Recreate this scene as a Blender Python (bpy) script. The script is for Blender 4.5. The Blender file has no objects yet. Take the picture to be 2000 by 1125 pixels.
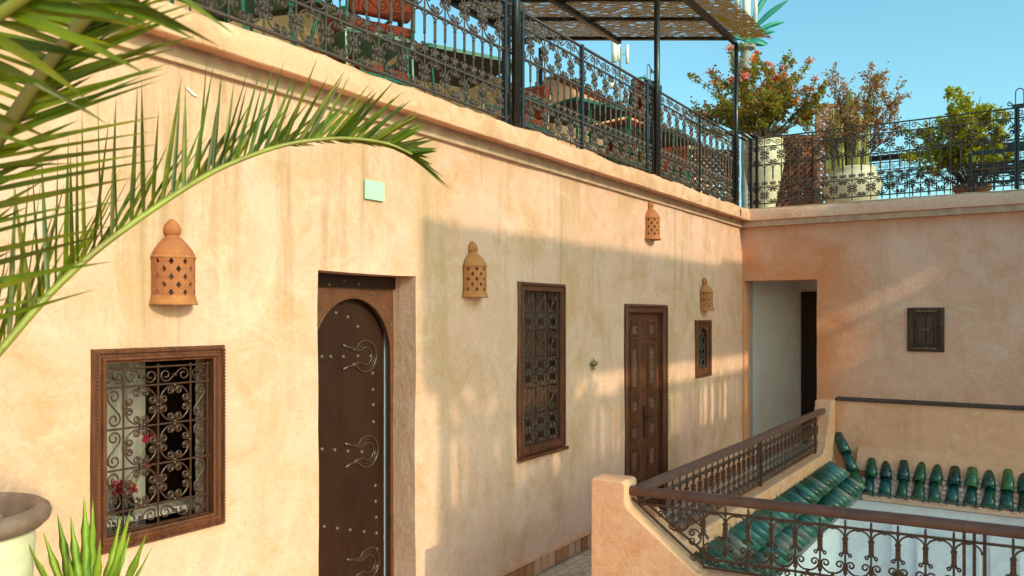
import bpy, bmesh, math, random
from mathutils import Vector, Matrix, noise

# ------------------------------------------------------------------ camera, light, exposure
scene = bpy.context.scene
COL = scene.collection
PI = math.pi
TH = math.radians(33.24)
EYE = 1.8
FPX = 1587.0
cam_data = bpy.data.cameras.new('camera')
cam = bpy.data.objects.new('camera', cam_data)
COL.objects.link(cam)
cam.location = (0, 0, EYE)
cam.rotation_euler = (PI / 2, 0, TH - PI / 2)
cam_data.sensor_width = 36.0
cam_data.lens = 36.0 * FPX / 2000.0
cam_data.shift_y = 54.5 / 2000.0
cam_data.clip_start = 0.05
cam_data.clip_end = 2000.0
cam_data.dof.use_dof = True
cam_data.dof.focus_distance = 5.0
cam_data.dof.aperture_fstop = 13.0
scene.camera = cam

SUN = Vector((-0.18, -1.0, 0.485)).normalized()        # direction towards the sun
world = bpy.data.worlds.new('World')
scene.world = world
world.use_nodes = True
wn, wl = world.node_tree.nodes, world.node_tree.links
wn.clear()
sky = wn.new('ShaderNodeTexSky')
sky.sky_type = 'NISHITA'
sky.sun_disc = False
sky.sun_elevation = math.asin(SUN.z)
sky.sun_rotation = math.atan2(SUN.x, SUN.y)
sky.altitude = 400
sky.air_density = 1.0
sky.dust_density = 3.2
sky.ozone_density = 1.0
tint = wn.new('ShaderNodeMix')
tint.data_type = 'RGBA'
tint.blend_type = 'MULTIPLY'
tint.inputs[0].default_value = 1.0
tint.inputs[7].default_value = (0.60, 0.97, 0.86, 1)
bg = wn.new('ShaderNodeBackground')
bg.inputs[1].default_value = 0.15
wo = wn.new('ShaderNodeOutputWorld')
wl.new(sky.outputs[0], tint.inputs[6])
wl.new(tint.outputs[2], bg.inputs[0])
wl.new(bg.outputs[0], wo.inputs[0])

sd = bpy.data.lights.new('sun', 'SUN')
sd.energy = 2.0
sd.angle = math.radians(0.5)
sd.color = (0.62, 0.575, 0.37)
so = bpy.data.objects.new('sun', sd)
so.location = (-2, -14, 12)
so.rotation_euler = SUN.to_track_quat('Z', 'Y').to_euler()
COL.objects.link(so)
scene.view_settings.view_transform = 'Standard'
scene.view_settings.look = 'None'
scene.view_settings.gamma = 1.0
scene.view_settings.use_curve_mapping = False
scene.view_settings.exposure = 1.04

rnd = random.Random(7)
CT, ST = math.cos(TH), math.sin(TH)

def cam_pt(px, py, d):
    """measured point of the place: photo pixel and metres of depth -> world metres"""
    lat = (px - 1000.0) / FPX * d
    return Vector((CT * d + ST * lat, ST * d - CT * lat, EYE - (py - 617.0) / FPX * d))

def on_y(px, py, Y):
    k = FPX * ST - (px - 1000.0) * CT
    t = Y / k
    return (t * (FPX * CT + (px - 1000.0) * ST), EYE + (617.0 - py) * t)

def cdir(r, u, f):
    return Vector((ST * r + CT * f, -CT * r + ST * f, u)).normalized()

# ------------------------------------------------------------------ helpers
class MB:
    def __init__(self):
        self.v, self.f = [], []
    def add(self, vs, fs):
        n = len(self.v)
        self.v += [tuple(p) for p in vs]
        self.f += [tuple(i + n for i in f) for f in fs]
        return self
    def box(self, x0, x1, y0, y1, z0, z1, M=None):
        vs = [Vector((x, y, z)) for x in (x0, x1) for y in (y0, y1) for z in (z0, z1)]
        if M: vs = [M @ p for p in vs]
        return self.add(vs, [(0, 1, 3, 2), (4, 6, 7, 5), (0, 4, 5, 1), (2, 3, 7, 6), (0, 2, 6, 4), (1, 5, 7, 3)])
    def bar(self, a, b, w, h=None, up=Vector((0, 0, 1))):
        a, b = Vector(a), Vector(b)
        h = w if h is None else h
        d = (b - a).normalized()
        if abs(d.dot(up)) > .98: up = Vector((0, 1, 0))
        s = d.cross(up).normalized() * (w / 2)
        t = s.cross(d).normalized() * (h / 2)
        vs = [a - s - t, a + s - t, a + s + t, a - s + t, b - s - t, b + s - t, b + s + t, b - s + t]
        return self.add(vs, [(3, 2, 1, 0), (4, 5, 6, 7), (0, 1, 5, 4), (1, 2, 6, 5), (2, 3, 7, 6), (3, 0, 4, 7)])
    def tube(self, pts, r, n=5, cap=True, up=None):
        pts = [Vector(p) for p in pts]
        rs = r if isinstance(r, (list, tuple)) else [r] * len(pts)
        vs, fs = [], []
        prev = None
        for i, p in enumerate(pts):
            d = (pts[min(i + 1, len(pts) - 1)] - pts[max(i - 1, 0)])
            d = d.normalized() if d.length > 1e-9 else Vector((0, 0, 1))
            if prev is None:
                ref = up if up else (Vector((0, 1, 0)) if abs(d.y) < .9 else Vector((1, 0, 0)))
                s = d.cross(ref).normalized()
            else:
                s = prev - d * prev.dot(d)
                s = s.normalized() if s.length > 1e-9 else d.orthogonal().normalized()
            prev = s
            t = d.cross(s)
            for k in range(n):
                a = 2 * PI * k / n
                vs.append(p + (s * math.cos(a) + t * math.sin(a)) * rs[i])
        for i in range(len(pts) - 1):
            for k in range(n):
                k2 = (k + 1) % n
                fs.append((i * n + k, i * n + k2, (i + 1) * n + k2, (i + 1) * n + k))
        if cap:
            fs.append(tuple(reversed(range(n))))
            m = (len(pts) - 1) * n
            fs.append(tuple(m + k for k in range(n)))
        return self.add(vs, fs)
    def lathe(self, prof, n=24, a0=0.0, a1=2 * PI, c=(0, 0, 0)):
        full = abs(a1 - a0 - 2 * PI) < 1e-6
        m = n if full else n + 1
        vs, fs = [], []
        for (r, z) in prof:
            for k in range(m):
                a = a0 + (a1 - a0) * k / n
                vs.append((c[0] + r * math.cos(a), c[1] + r * math.sin(a), c[2] + z))
        for i in range(len(prof) - 1):
            for k in range(n):
                k2 = (k + 1) % m
                fs.append((i * m + k, i * m + k2, (i + 1) * m + k2, (i + 1) * m + k))
        return self.add(vs, fs)
    def prism(self, poly, fn, d0, d1):
        """poly of 2D points, fn(u, v, depth) -> 3D"""
        n = len(poly)
        vs = [fn(u, v, d0) for u, v in poly] + [fn(u, v, d1) for u, v in poly]
        fs = [tuple(range(n)), tuple(reversed(range(n, 2 * n)))]
        fs += [(i, i + n, (i + 1) % n + n, (i + 1) % n) for i in range(n)]
        return self.add(vs, fs)
    def mesh(self, name, mat=None, smooth=False):
        me = bpy.data.meshes.new(name)
        me.from_pydata(self.v, [], self.f)
        bm = bmesh.new()
        bm.from_mesh(me)
        bmesh.ops.recalc_face_normals(bm, faces=bm.faces)
        bm.to_mesh(me)
        bm.free()
        if mat: me.materials.append(mat)
        if smooth:
            for p in me.polygons: p.use_smooth = True
        return me
    def build(self, name, mat, parent=None, smooth=False, world=True):
        o = link(name, self.mesh(name, mat, smooth), parent, world)
        return o

def link(name, me, parent=None, world=True):
    o = bpy.data.objects.new(name, me)
    COL.objects.link(o)
    if parent:
        o.parent = parent
        if world: o.matrix_parent_inverse = world_m(parent).inverted()
    return o

def world_m(o):
    m = o.matrix_basis.copy()
    if o.parent: m = world_m(o.parent) @ o.matrix_parent_inverse @ m
    return m

def inst(name, me, parent, loc, rot=(0, 0, 0), sc=(1, 1, 1), mat=None):
    """an object on shared mesh data, placed in its parent's own frame"""
    o = bpy.data.objects.new(name, me)
    COL.objects.link(o)
    o.parent = parent
    o.location, o.rotation_euler, o.scale = loc, rot, sc
    if mat:
        o.material_slots[0].link = 'OBJECT'
        o.material_slots[0].material = mat
    return o

def tag(o, label, cat, group=None):
    o['label'], o['category'] = label, cat
    if group: o['group'] = group
    return o

def thing(name, label, cat, loc=(0, 0, 0), rz=0.0, group=None):
    o = bpy.data.objects.new(name, None)
    COL.objects.link(o)
    o.location = loc
    o.rotation_euler = (0, 0, rz)
    return tag(o, label, cat, group)

def structure(o):
    o['kind'] = 'structure'
    return o

def copy_tree(o, parent=None):
    c = o.copy()
    COL.objects.link(c)
    if parent: c.parent = parent
    for ch in [x for x in COL.objects if x.parent == o]:
        copy_tree(ch, c)
    return c

# ---- materials
def new_mat(name):
    m = bpy.data.materials.new(name)
    m.use_nodes = True
    nt = m.node_tree
    return m, nt, nt.nodes, nt.links, nt.nodes['Principled BSDF']

def rgb(c):
    return (c[0], c[1], c[2], 1.0)

def tex_coord(nt, kind='Object', scale=(1, 1, 1)):
    tc = nt.nodes.new('ShaderNodeTexCoord')
    mp = nt.nodes.new('ShaderNodeMapping')
    mp.inputs['Scale'].default_value = scale
    nt.links.new(tc.outputs[kind], mp.inputs['Vector'])
    return mp.outputs[0]

def geo_pos(nt, scale=(1, 1, 1), loc=(0, 0, 0)):
    g = nt.nodes.new('ShaderNodeNewGeometry')
    mp = nt.nodes.new('ShaderNodeMapping')
    mp.inputs['Scale'].default_value = scale
    mp.inputs['Location'].default_value = loc
    nt.links.new(g.outputs['Position'], mp.inputs['Vector'])
    return mp.outputs[0]

def noise_n(nt, vec, scale, detail=4, rough=.55, dist=0.0):
    n = nt.nodes.new('ShaderNodeTexNoise')
    n.inputs['Scale'].default_value = scale
    n.inputs['Detail'].default_value = detail
    n.inputs['Roughness'].default_value = rough
    n.inputs['Distortion'].default_value = dist
    if vec: nt.links.new(vec, n.inputs['Vector'])
    return n.outputs[0]

def ramp(nt, fac, stops):
    r = nt.nodes.new('ShaderNodeValToRGB')
    while len(r.color_ramp.elements) < len(stops): r.color_ramp.elements.new(.5)
    for e, (p, c) in zip(r.color_ramp.elements, stops):
        e.position = p
        e.color = rgb(c) if isinstance(c, (tuple, list)) else (c, c, c, 1)
    nt.links.new(fac, r.inputs[0])
    return r.outputs[0]

def mix(nt, fac, a, b, mode='MIX'):
    m = nt.nodes.new('ShaderNodeMix')
    m.data_type = 'RGBA'
    m.blend_type = mode
    for sock, val in ((0, fac), (6, a), (7, b)):
        if hasattr(val, 'is_linked'): nt.links.new(val, m.inputs[sock])
        elif sock == 0: m.inputs[0].default_value = val
        else: m.inputs[sock].default_value = rgb(val)
    return m.outputs[2]

def math_n(nt, op, a, b=0.0, clamp=False):
    m = nt.nodes.new('ShaderNodeMath')
    m.operation = op
    m.use_clamp = clamp
    for i, val in enumerate((a, b)):
        if hasattr(val, 'is_linked'): nt.links.new(val, m.inputs[i])
        else: m.inputs[i].default_value = val
    return m.outputs[0]

def maprange(nt, v, a, b, c=0.0, d=1.0):
    m = nt.nodes.new('ShaderNodeMapRange')
    m.interpolation_type = 'SMOOTHSTEP'
    nt.links.new(v, m.inputs[0])
    for i, x in enumerate((a, b, c, d)): m.inputs[i + 1].default_value = x
    return m.outputs[0]

def bump(nt, h, bsdf, strength=.3, dist=.01):
    b = nt.nodes.new('ShaderNodeBump')
    b.inputs['Strength'].default_value = strength
    b.inputs['Distance'].default_value = dist
    nt.links.new(h, b.inputs['Height'])
    nt.links.new(b.outputs[0], bsdf.inputs['Normal'])

def plaster(name, a, b, stain, streak=.0, top=3.0, extra=None, rough=.9):
    m, nt, N, L, P = new_mat(name)
    big = noise_n(nt, geo_pos(nt), .75, 5, .62, .6)
    col = mix(nt, ramp(nt, big, [(.33, 0.0), (.66, 1.0)]), a, b)
    mid = noise_n(nt, geo_pos(nt, loc=(4, 2, 7)), 2.6, 7, .68, .9)
    col = mix(nt, ramp(nt, mid, [(.44, 0.0), (.70, .85)]), col, stain)
    pale = noise_n(nt, geo_pos(nt, loc=(9, 1, 3)), 3.6, 8, .7, 1.4)
    col = mix(nt, ramp(nt, pale, [(.52, 0.0), (.70, .45)]), col, tuple(min(.85, c * 1.28 + .02) for c in b))
    if streak:
        vs = geo_pos(nt, (3.6, 3.6, .24), (3, 0, 0))
        st = ramp(nt, noise_n(nt, vs, 1.0, 8, .72, .35), [(.54, 0.0), (.68, 1.0)])
        g = N.new('ShaderNodeSeparateXYZ')
        L.new(geo_pos(nt), g.inputs[0])
        wob = noise_n(nt, geo_pos(nt, (2.2, 2.2, .2)), 1.2, 3)
        low = math_n(nt, 'SUBTRACT', top - .1, math_n(nt, 'MULTIPLY', wob, 3.4))
        fade = math_n(nt, 'MULTIPLY', math_n(nt, 'SUBTRACT', g.outputs[2], low), .8, True)
        k = math_n(nt, 'MULTIPLY', math_n(nt, 'MULTIPLY', st, fade), streak)
        col = mix(nt, k, col, tuple(c * d for c, d in zip(stain, (.70, .80, .85))))
    if extra: col = extra(nt, col)
    fine = noise_n(nt, geo_pos(nt), 38, 6, .7)
    col = mix(nt, ramp(nt, fine, [(.3, .86), (.7, 1.0)]), (0, 0, 0), col) if False else mix(nt, 1.0, col, ramp(nt, fine, [(.3, .9), (.7, 1.04)]), 'MULTIPLY')
    # hairline cracks
    vo = N.new('ShaderNodeTexVoronoi')
    vo.feature = 'DISTANCE_TO_EDGE'
    vo.inputs['Scale'].default_value = 1.9
    wv = N.new('ShaderNodeVectorMath')
    wv.operation = 'ADD'
    nz = N.new('ShaderNodeTexNoise')
    nz.inputs['Scale'].default_value = 3.0
    nz.inputs['Detail'].default_value = 6
    L.new(geo_pos(nt), nz.inputs['Vector'])
    L.new(geo_pos(nt), wv.inputs[0])
    L.new(nz.outputs[1], wv.inputs[1])
    L.new(wv.outputs[0], vo.inputs['Vector'])
    crack = ramp(nt, vo.outputs[0], [(.0, 1.0), (.006, 0.0)])
    cm = math_n(nt, 'MULTIPLY', crack, ramp(nt, noise_n(nt, geo_pos(nt), 1.1, 2), [(.50, 0.0), (.60, .28)]))
    col = mix(nt, cm, col, tuple(c * .5 for c in stain))
    L.new(col, P.inputs['Base Color'])
    P.inputs['Roughness'].default_value = rough
    P.inputs['Specular IOR Level'].default_value = .2
    trowel = noise_n(nt, geo_pos(nt), 5.0, 9, .70, .5)
    h = math_n(nt, 'ADD', math_n(nt, 'MULTIPLY', trowel, 1.6), math_n(nt, 'MULTIPLY', noise_n(nt, geo_pos(nt), 60, 5, .7), .22))
    h = math_n(nt, 'SUBTRACT', h, math_n(nt, 'MULTIPLY', cm, .3))
    bump(nt, h, P, .5, .02)
    return m

def simple(name, c, rough=.5, var=.15, scale=12, bmp=.0, metal=0.0, spec=.5, coat=0.0, c2=None, rand=0.0, stretch=(1, 1, 1), det=5):
    m, nt, N, L, P = new_mat(name)
    v = tex_coord(nt, 'Object', stretch)
    n = noise_n(nt, v, scale, det, .62, .3)
    b = c2 if c2 else tuple(x * (1 - var * 2) for x in c)
    col = mix(nt, ramp(nt, n, [(.35, 0.0), (.7, 1.0)]), c, b)
    if rand:
        oi = N.new('ShaderNodeObjectInfo')
        hs = N.new('ShaderNodeHueSaturation')
        L.new(maprange(nt, oi.outputs['Random'], 0, 1, .5 - rand * .06, .5 + rand * .06), hs.inputs['Hue'])
        r2 = math_n(nt, 'FRACT', math_n(nt, 'MULTIPLY', oi.outputs['Random'], 7.31))
        L.new(maprange(nt, r2, 0, 1, 1 - rand, 1 + rand), hs.inputs['Value'])
        L.new(col, hs.inputs['Color'])
        col = hs.outputs[0]
    L.new(col, P.inputs['Base Color'])
    rr = ramp(nt, noise_n(nt, v, scale * 2.3, 4), [(.3, max(.02, rough - .1)), (.7, min(1, rough + .12))])
    L.new(rr, P.inputs['Roughness'])
    P.inputs['Metallic'].default_value = metal
    P.inputs['Specular IOR Level'].default_value = spec
    P.inputs['Coat Weight'].default_value = coat
    P.inputs['Coat Roughness'].default_value = .12
    if bmp: bump(nt, n, P, bmp, .004)
    return m

def leaf_mat(name, c, c2, trans=.35, rough=.45, rand=.2, scale=9):
    m, nt, N, L, P = new_mat(name)
    n = noise_n(nt, tex_coord(nt, 'Object'), scale, 3)
    col = mix(nt, ramp(nt, n, [(.35, 0.0), (.65, 1.0)]), c, c2)
    oi = N.new('ShaderNodeObjectInfo')
    hs = N.new('ShaderNodeHueSaturation')
    L.new(maprange(nt, oi.outputs['Random'], 0, 1, .5 - rand * .08, .5 + rand * .08), hs.inputs['Hue'])
    L.new(maprange(nt, math_n(nt, 'FRACT', math_n(nt, 'MULTIPLY', oi.outputs['Random'], 5.7)), 0, 1, 1 - rand, 1 + rand), hs.inputs['Value'])
    L.new(col, hs.inputs['Color'])
    L.new(hs.outputs[0], P.inputs['Base Color'])
    P.inputs['Roughness'].default_value = rough
    P.inputs['Specular IOR Level'].default_value = .4
    tr = N.new('ShaderNodeBsdfTranslucent')
    L.new(mix(nt, 1.0, hs.outputs[0], (1.5, 1.35, .5), 'MULTIPLY'), tr.inputs[0])
    ms = N.new('ShaderNodeMixShader')
    ms.inputs[0].default_value = trans
    L.new(P.outputs[0], ms.inputs[1])
    L.new(tr.outputs[0], ms.inputs[2])
    L.new(ms.outputs[0], N['Material Output'].inputs[0])
    return m

def door_stain(nt, col):
    """rust-coloured wash of newer plaster patched round the doorway of the end wall"""
    N, L = nt.nodes, nt.links
    g = N.new('ShaderNodeSeparateXYZ')
    L.new(geo_pos(nt), g.inputs[0])
    w = noise_n(nt, geo_pos(nt), 1.7, 6, .65, 1.2)
    dy = math_n(nt, 'MAXIMUM', math_n(nt, 'SUBTRACT', 2.18, g.outputs[1]), 0)
    dz = math_n(nt, 'MAXIMUM', math_n(nt, 'SUBTRACT', g.outputs[2], 2.2), 0)
    d = math_n(nt, 'SQRT', math_n(nt, 'ADD', math_n(nt, 'MULTIPLY', dy, dy), math_n(nt, 'MULTIPLY', dz, dz)))
    d = math_n(nt, 'ADD', d, math_n(nt, 'MULTIPLY', math_n(nt, 'SUBTRACT', w, .5), .75))
    k = math_n(nt, 'MULTIPLY', maprange(nt, d, .05, .85, 1, 0), ramp(nt, w, [(.3, 1.0), (.7, .65)]))
    return mix(nt, k, col, (.74, .27, .115))

def foot_bloom(nt, col):
    """pale salt bloom and rosy patches low on the wall, ochre rain stains of their own shapes"""
    N, L = nt.nodes, nt.links
    g = N.new('ShaderNodeSeparateXYZ')
    L.new(geo_pos(nt), g.inputs[0])
    n1 = noise_n(nt, geo_pos(nt, loc=(31, 5, 2)), 1.3, 7, .66, .8)
    low = maprange(nt, math_n(nt, 'ADD', g.outputs[2], math_n(nt, 'MULTIPLY', n1, 1.6)), .9, 2.3, 1, 0)
    k = math_n(nt, 'MULTIPLY', low, ramp(nt, noise_n(nt, geo_pos(nt, (1, 1, .6), (3, 8, 1)), 3.2, 8, .7, 1.0), [(.42, 0.0), (.62, .75)]))
    col = mix(nt, k, col, (.86, .52, .41))
    n2 = noise_n(nt, geo_pos(nt, (1.4, 1.4, .34), (12, 3, 5)), 1.5, 7, .64, .5)
    return mix(nt, ramp(nt, n2, [(.53, 0.0), (.66, .7)]), col, (.58, .34, .19))

M = {}
M['plaster'] = plaster('cream_plaster', (.75, .395, .29), (.79, .455, .36), (.61, .315, .16), .85, 3.0, foot_bloom)
M['plaster_end'] = plaster('rosy_plaster', (.82, .465, .34), (.86, .535, .42), (.73, .37, .235), .4, 3.0, door_stain)
M['cornice'] = plaster('cornice_plaster', (.76, .385, .24), (.81, .45, .31), (.50, .24, .12), .0)
M['plaster_orange'] = plaster('apricot_plaster', (.82, .39, .235), (.85, .45, .295), (.74, .285, .14), .3, 1.2)
M['plaster_terrace'] = plaster('ochre_plaster', (.52, .29, .145), (.58, .35, .19), (.42, .21, .09), .3, 4.6)
M['white'] = plaster('white_plaster', (.80, .80, .90), (.84, .84, .92), (.72, .70, .78), .0, .4)
M['pale_wall'] = plaster('pale_limewash', (.80, .66, .56), (.84, .71, .62), (.70, .54, .42), .2, 6)
M['inner'] = plaster('beige_paint', (.90, .68, .59), (.92, .71, .62), (.86, .61, .51), .0, rough=.7)
M['iron'] = simple('dark_iron', (.095, .060, .048), .42, .25, 30, .15, .15, .5, rand=.12)
M['iron_grey'] = simple('worn_brown_iron', (.115, .060, .044), .42, .25, 30, .15, .0, .4)
M['carving'] = simple('glinting_carving', (.40, .19, .115), .55, .2, 60, .2, spec=.3, c2=(.24, .10, .055))  # wood lightened to paint the glint on the carved edges
M['iron_brown'] = simple('brown_gloss_iron', (.070, .026, .014), .30, .2, 25, .1, .0, .5, .1)
M['iron_black'] = simple('black_iron', (.022, .021, .022), .3, .2, 20, .08, .2, .6)
M['wood'] = simple('carved_brown_wood', (.165, .049, .023), .44, .3, 14, .3, 0, .3, .05, stretch=(3, 3, .5))
M['wood_dark'] = simple('dark_brown_wood', (.026, .0085, .0048), .42, .14, 4, .10, 0, .22, .0, c2=(.040, .0145, .0085), stretch=(2, 2, .7), det=9)
M['board'] = simple('red_brown_board', (.12, .040, .020), .55, .25, 12, .3, stretch=(5, 5, .4))
M['wood_arch'] = simple('reddish_brown_metal', (.155, .055, .028), .45, .2, 16, .1, 0, .3, .0)
M['ornament'] = simple('dark_wrought_strap', (.060, .024, .014), .36, .2, 20, .1, 0, .5, .1)
M['wood_grey'] = simple('weathered_wood', (.105, .060, .048), .65, .3, 14, .5, spec=.2, stretch=(4, 4, .6))
M['handrail'] = simple('worn_brown_handrail', (.155, .062, .044), .42, .25, 18, .2, 0, .35, .0, c2=(.095, .038, .030))
M['terracotta'] = simple('terracotta', (.47, .168, .066), .85, .16, 22, .35, spec=.15, c2=(.36, .120, .048), rand=.10, det=8)
M['floor_tile'] = simple('worn_floor_tile', (.70, .44, .31), .7, .2, 9, .2, rand=.12)
M['skirt_red'] = simple('red_skirting_tile', (.52, .18, .085), .7, .2, 14, .25, rand=.15)
M['skirt_pale'] = simple('pale_skirting_tile', (.66, .33, .21), .75, .15, 14, .25, rand=.10)
M['tile_a'] = simple('bottle_green_glaze', (.008, .075, .042), .20, .3, 14, .25, 0, .5, .18, c2=(.005, .032, .028), rand=.35, det=8)
M['tile_b'] = simple('moss_green_glaze', (.045, .135, .040), .22, .3, 14, .25, 0, .5, .18, c2=(.012, .065, .030), rand=.3, det=8)
M['tile_c'] = simple('blue_green_glaze', (.006, .040, .046), .20, .3, 14, .25, 0, .5, .18, c2=(.007, .070, .055), rand=.3, det=8)
M['tile_d'] = simple('faded_green_glaze', (.075, .14, .115), .34, .3, 16, .25, 0, .45, .1, c2=(.24, .17, .13), rand=.3, det=8)
M['tile_e'] = simple('pale_green_glaze', (.026, .115, .092), .28, .3, 16, .25, 0, .45, .1, c2=(.07, .17, .14), rand=.3, det=8)
M['reed'] = leaf_mat('reed_matting', (.30, .130, .055), (.19, .08, .032), .40, .85, .1, 60)
M['palm'] = leaf_mat('palm_leaflet', (.075, .105, .004), (.19, .205, .010), .48, .36, .42, 22)
M['rachis'] = simple('palm_stem', (.30, .30, .035), .45, .2, 14, .1, c2=(.22, .15, .03))
M['rachis_brown'] = simple('brown_palm_stem', (.17, .12, .022), .5, .2, 14, .1, c2=(.11, .07, .018))
M['agave'] = leaf_mat('agave_leaf', (.25, .34, .025), (.36, .45, .05), .28, .42, .14, 14)
M['pot_cream'] = simple('cream_glazed_pot', (.76, .66, .48), .5, .1, 5, .15, c2=(.64, .53, .36), stretch=(1, 1, 3))
M['pot_rim'] = simple('brown_pot_rim', (.17, .090, .068), .55, .2, 20, .3, c2=(.25, .155, .12))
M['soil'] = simple('dry_soil', (.30, .17, .09), .95, .3, 30, .8)
M['leaf_green'] = leaf_mat('shrub_leaf', (.25, .25, .03), (.34, .27, .045), .42, .5, .25)
M['leaf_rust'] = leaf_mat('rusty_leaf', (.56, .22, .08), (.44, .22, .05), .42, .55, .25)
M['pale_floor'] = simple('pale_bounce_floor', (.74, .64, .54), .5, .08, 3)
M['leaf_red'] = leaf_mat('bronze_leaf', (.42, .22, .15), (.30, .19, .06), .42, .55, .25)
M['leaf_lime'] = leaf_mat('lime_leaf', (.46, .46, .03), (.62, .54, .05), .5, .5, .25)
M['bark'] = simple('shrub_bark', (.13, .085, .055), .9, .3, 30, .6)
M['cactus'] = simple('cactus_skin', (.36, .33, .08), .55, .2, 12, .2, c2=(.46, .38, .12))
M['pink'] = leaf_mat('pink_bract', (.85, .20, .22), (.88, .32, .30), .4, .6, .1)
M['orange'] = leaf_mat('orange_bract', (.88, .30, .04), (.85, .20, .05), .4, .6, .1)
M['red'] = leaf_mat('red_petal', (.62, .012, .025), (.50, .02, .05), .2, .5, .1)
M['green_metal'] = simple('green_painted_metal', (.012, .16, .095), .35, .2, 20, .1)
M['table_under'] = simple('dark_green_board', (.040, .052, .034), .7, .2, 14, .2)
M['cushion'] = simple('rust_red_fabric', (.27, .050, .026), .95, .2, 30, .4, spec=.1)
M['lattice'] = simple('rust_brown_lattice', (.34, .125, .07), .75, .2, 14, .3, rand=.15)
M['lattice_back'] = simple('rust_brown_board', (.24, .085, .05), .8, .2, 10, .3)
M['brass'] = simple('aged_brass', (.40, .24, .07), .45, .3, 30, .3, .4)
M['mint'] = simple('mint_card', (.46, .74, .50), .5, .04, 6)
M['steel'] = simple('stud_steel', (.16, .10, .075), .36, .2, 20, .1, .3)
M['mast'] = simple('grey_mast', (.33, .28, .26), .75, .2, 3, .2)
M['antenna'] = simple('white_antenna', (.75, .73, .68), .5, .06, 3)
M['fake_palm'] = simple('teal_plastic_frond', (.012, .26, .20), .5, .2, 2)
M['curtain'] = simple('pale_curtain', (.76, .60, .55), .9, .06, 6, .1, spec=.1)
M['gravel'] = simple('pale_courtyard_floor', (.72, .66, .60), .7, .08, 2)
M['earth'] = simple('town_ground', (.30, .22, .16), .95, .2, .2)
M['pale_strip'] = simple('jamb_paint_gap_light', (.36, .38, .43), .75, .06, 10, spec=.15)  # paint of the pale jamb; also stands in for the lit door gap
M['scuff'] = simple('bare_white_plaster', (.82, .78, .74), .9, .03, 20)
gm, nt_, N_, L_, P_ = new_mat('window_glass')
P_.inputs['Base Color'].default_value = (.9, .93, .93, 1)
P_.inputs['Roughness'].default_value = .02
P_.inputs['Transmission Weight'].default_value = 1.0
P_.inputs['IOR'].default_value = 1.1
M['glass'] = gm

# ------------------------------------------------------------------ ground and floors
g = MB().add([(-900, -900, -3.62), (900, -900, -3.62), (900, 900, -3.62), (-900, 900, -3.62)], [(0, 1, 2, 3)])
structure(g.build('ground', M['earth']))
g = MB().box(3.80, 7.53, -5.98, 1.49, -3.62, -.80)  # hidden floor, raised to bounce light up onto the white walls
structure(g.build('courtyard_floor', M['gravel']))
g = MB()
g.box(-5, 3.46, -6.0, 3.25, -.28, -.02)
g.box(3.46, 7.75, 1.56, 3.25, -.28, -.02)
g.box(7.75, 12.2, -6.0, 3.25, -.28, -.02)
gal = structure(g.build('gallery_floor', M['floor_tile']))
tile = MB().box(-.067, .067, -.027, .027, 0, .016)
t_me = tile.mesh('tile', M['floor_tile'])
n = 0
for i in range(15):
    for j in range(13):
        inst('tile', t_me, gal, (4.35 + i * .142 + (.071 if j % 2 else 0) + rnd.uniform(-.003, .003), 2.90 - j * .06, -.0205 + rnd.uniform(0, .003)),
             (rnd.uniform(-.015, .015), rnd.uniform(-.015, .015), rnd.uniform(-.03, .03)))
g = MB()
g.box(-5, 9.45, 2.97, 5.4, 2.84, 3.05)
g.box(9.45, 14, 1.66, 5.4, 2.84, 3.05); g.box(9.45, 9.86, -1.2, 1.66, 2.84, 3.05); g.box(11.8, 14, -1.2, 1.66, 2.84, 3.05); g.box(10.68, 11.8, -1.2, .98, 2.84, 3.05); g.box(9.86, 10.68, -1.2, -.1, 2.84, 3.05)  # openings left in the slab, added to drop skylight into the passage
structure(g.build('terrace_floor', M['floor_tile']))

# ------------------------------------------------------------------ the long wall
L_END = 9.56
W1 = (1.69, 2.27, .90, 1.67)
D1 = (2.832, 3.575, -.02, 2.025)
W2 = (4.64, 5.27, .84, 2.03)
D2 = (6.33, 7.227, -.02, 1.90)
W3 = (8.01, 8.44, 1.164, 1.752)

def breaks(lo, hi, must, step):
    must = sorted(set([lo, hi] + must))
    out = []
    for a, b in zip(must[:-1], must[1:]):
        k = max(1, int(math.ceil((b - a) / step)))
        out += [a + (b - a) * i / k for i in range(k)]
    return out + [hi]

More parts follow.
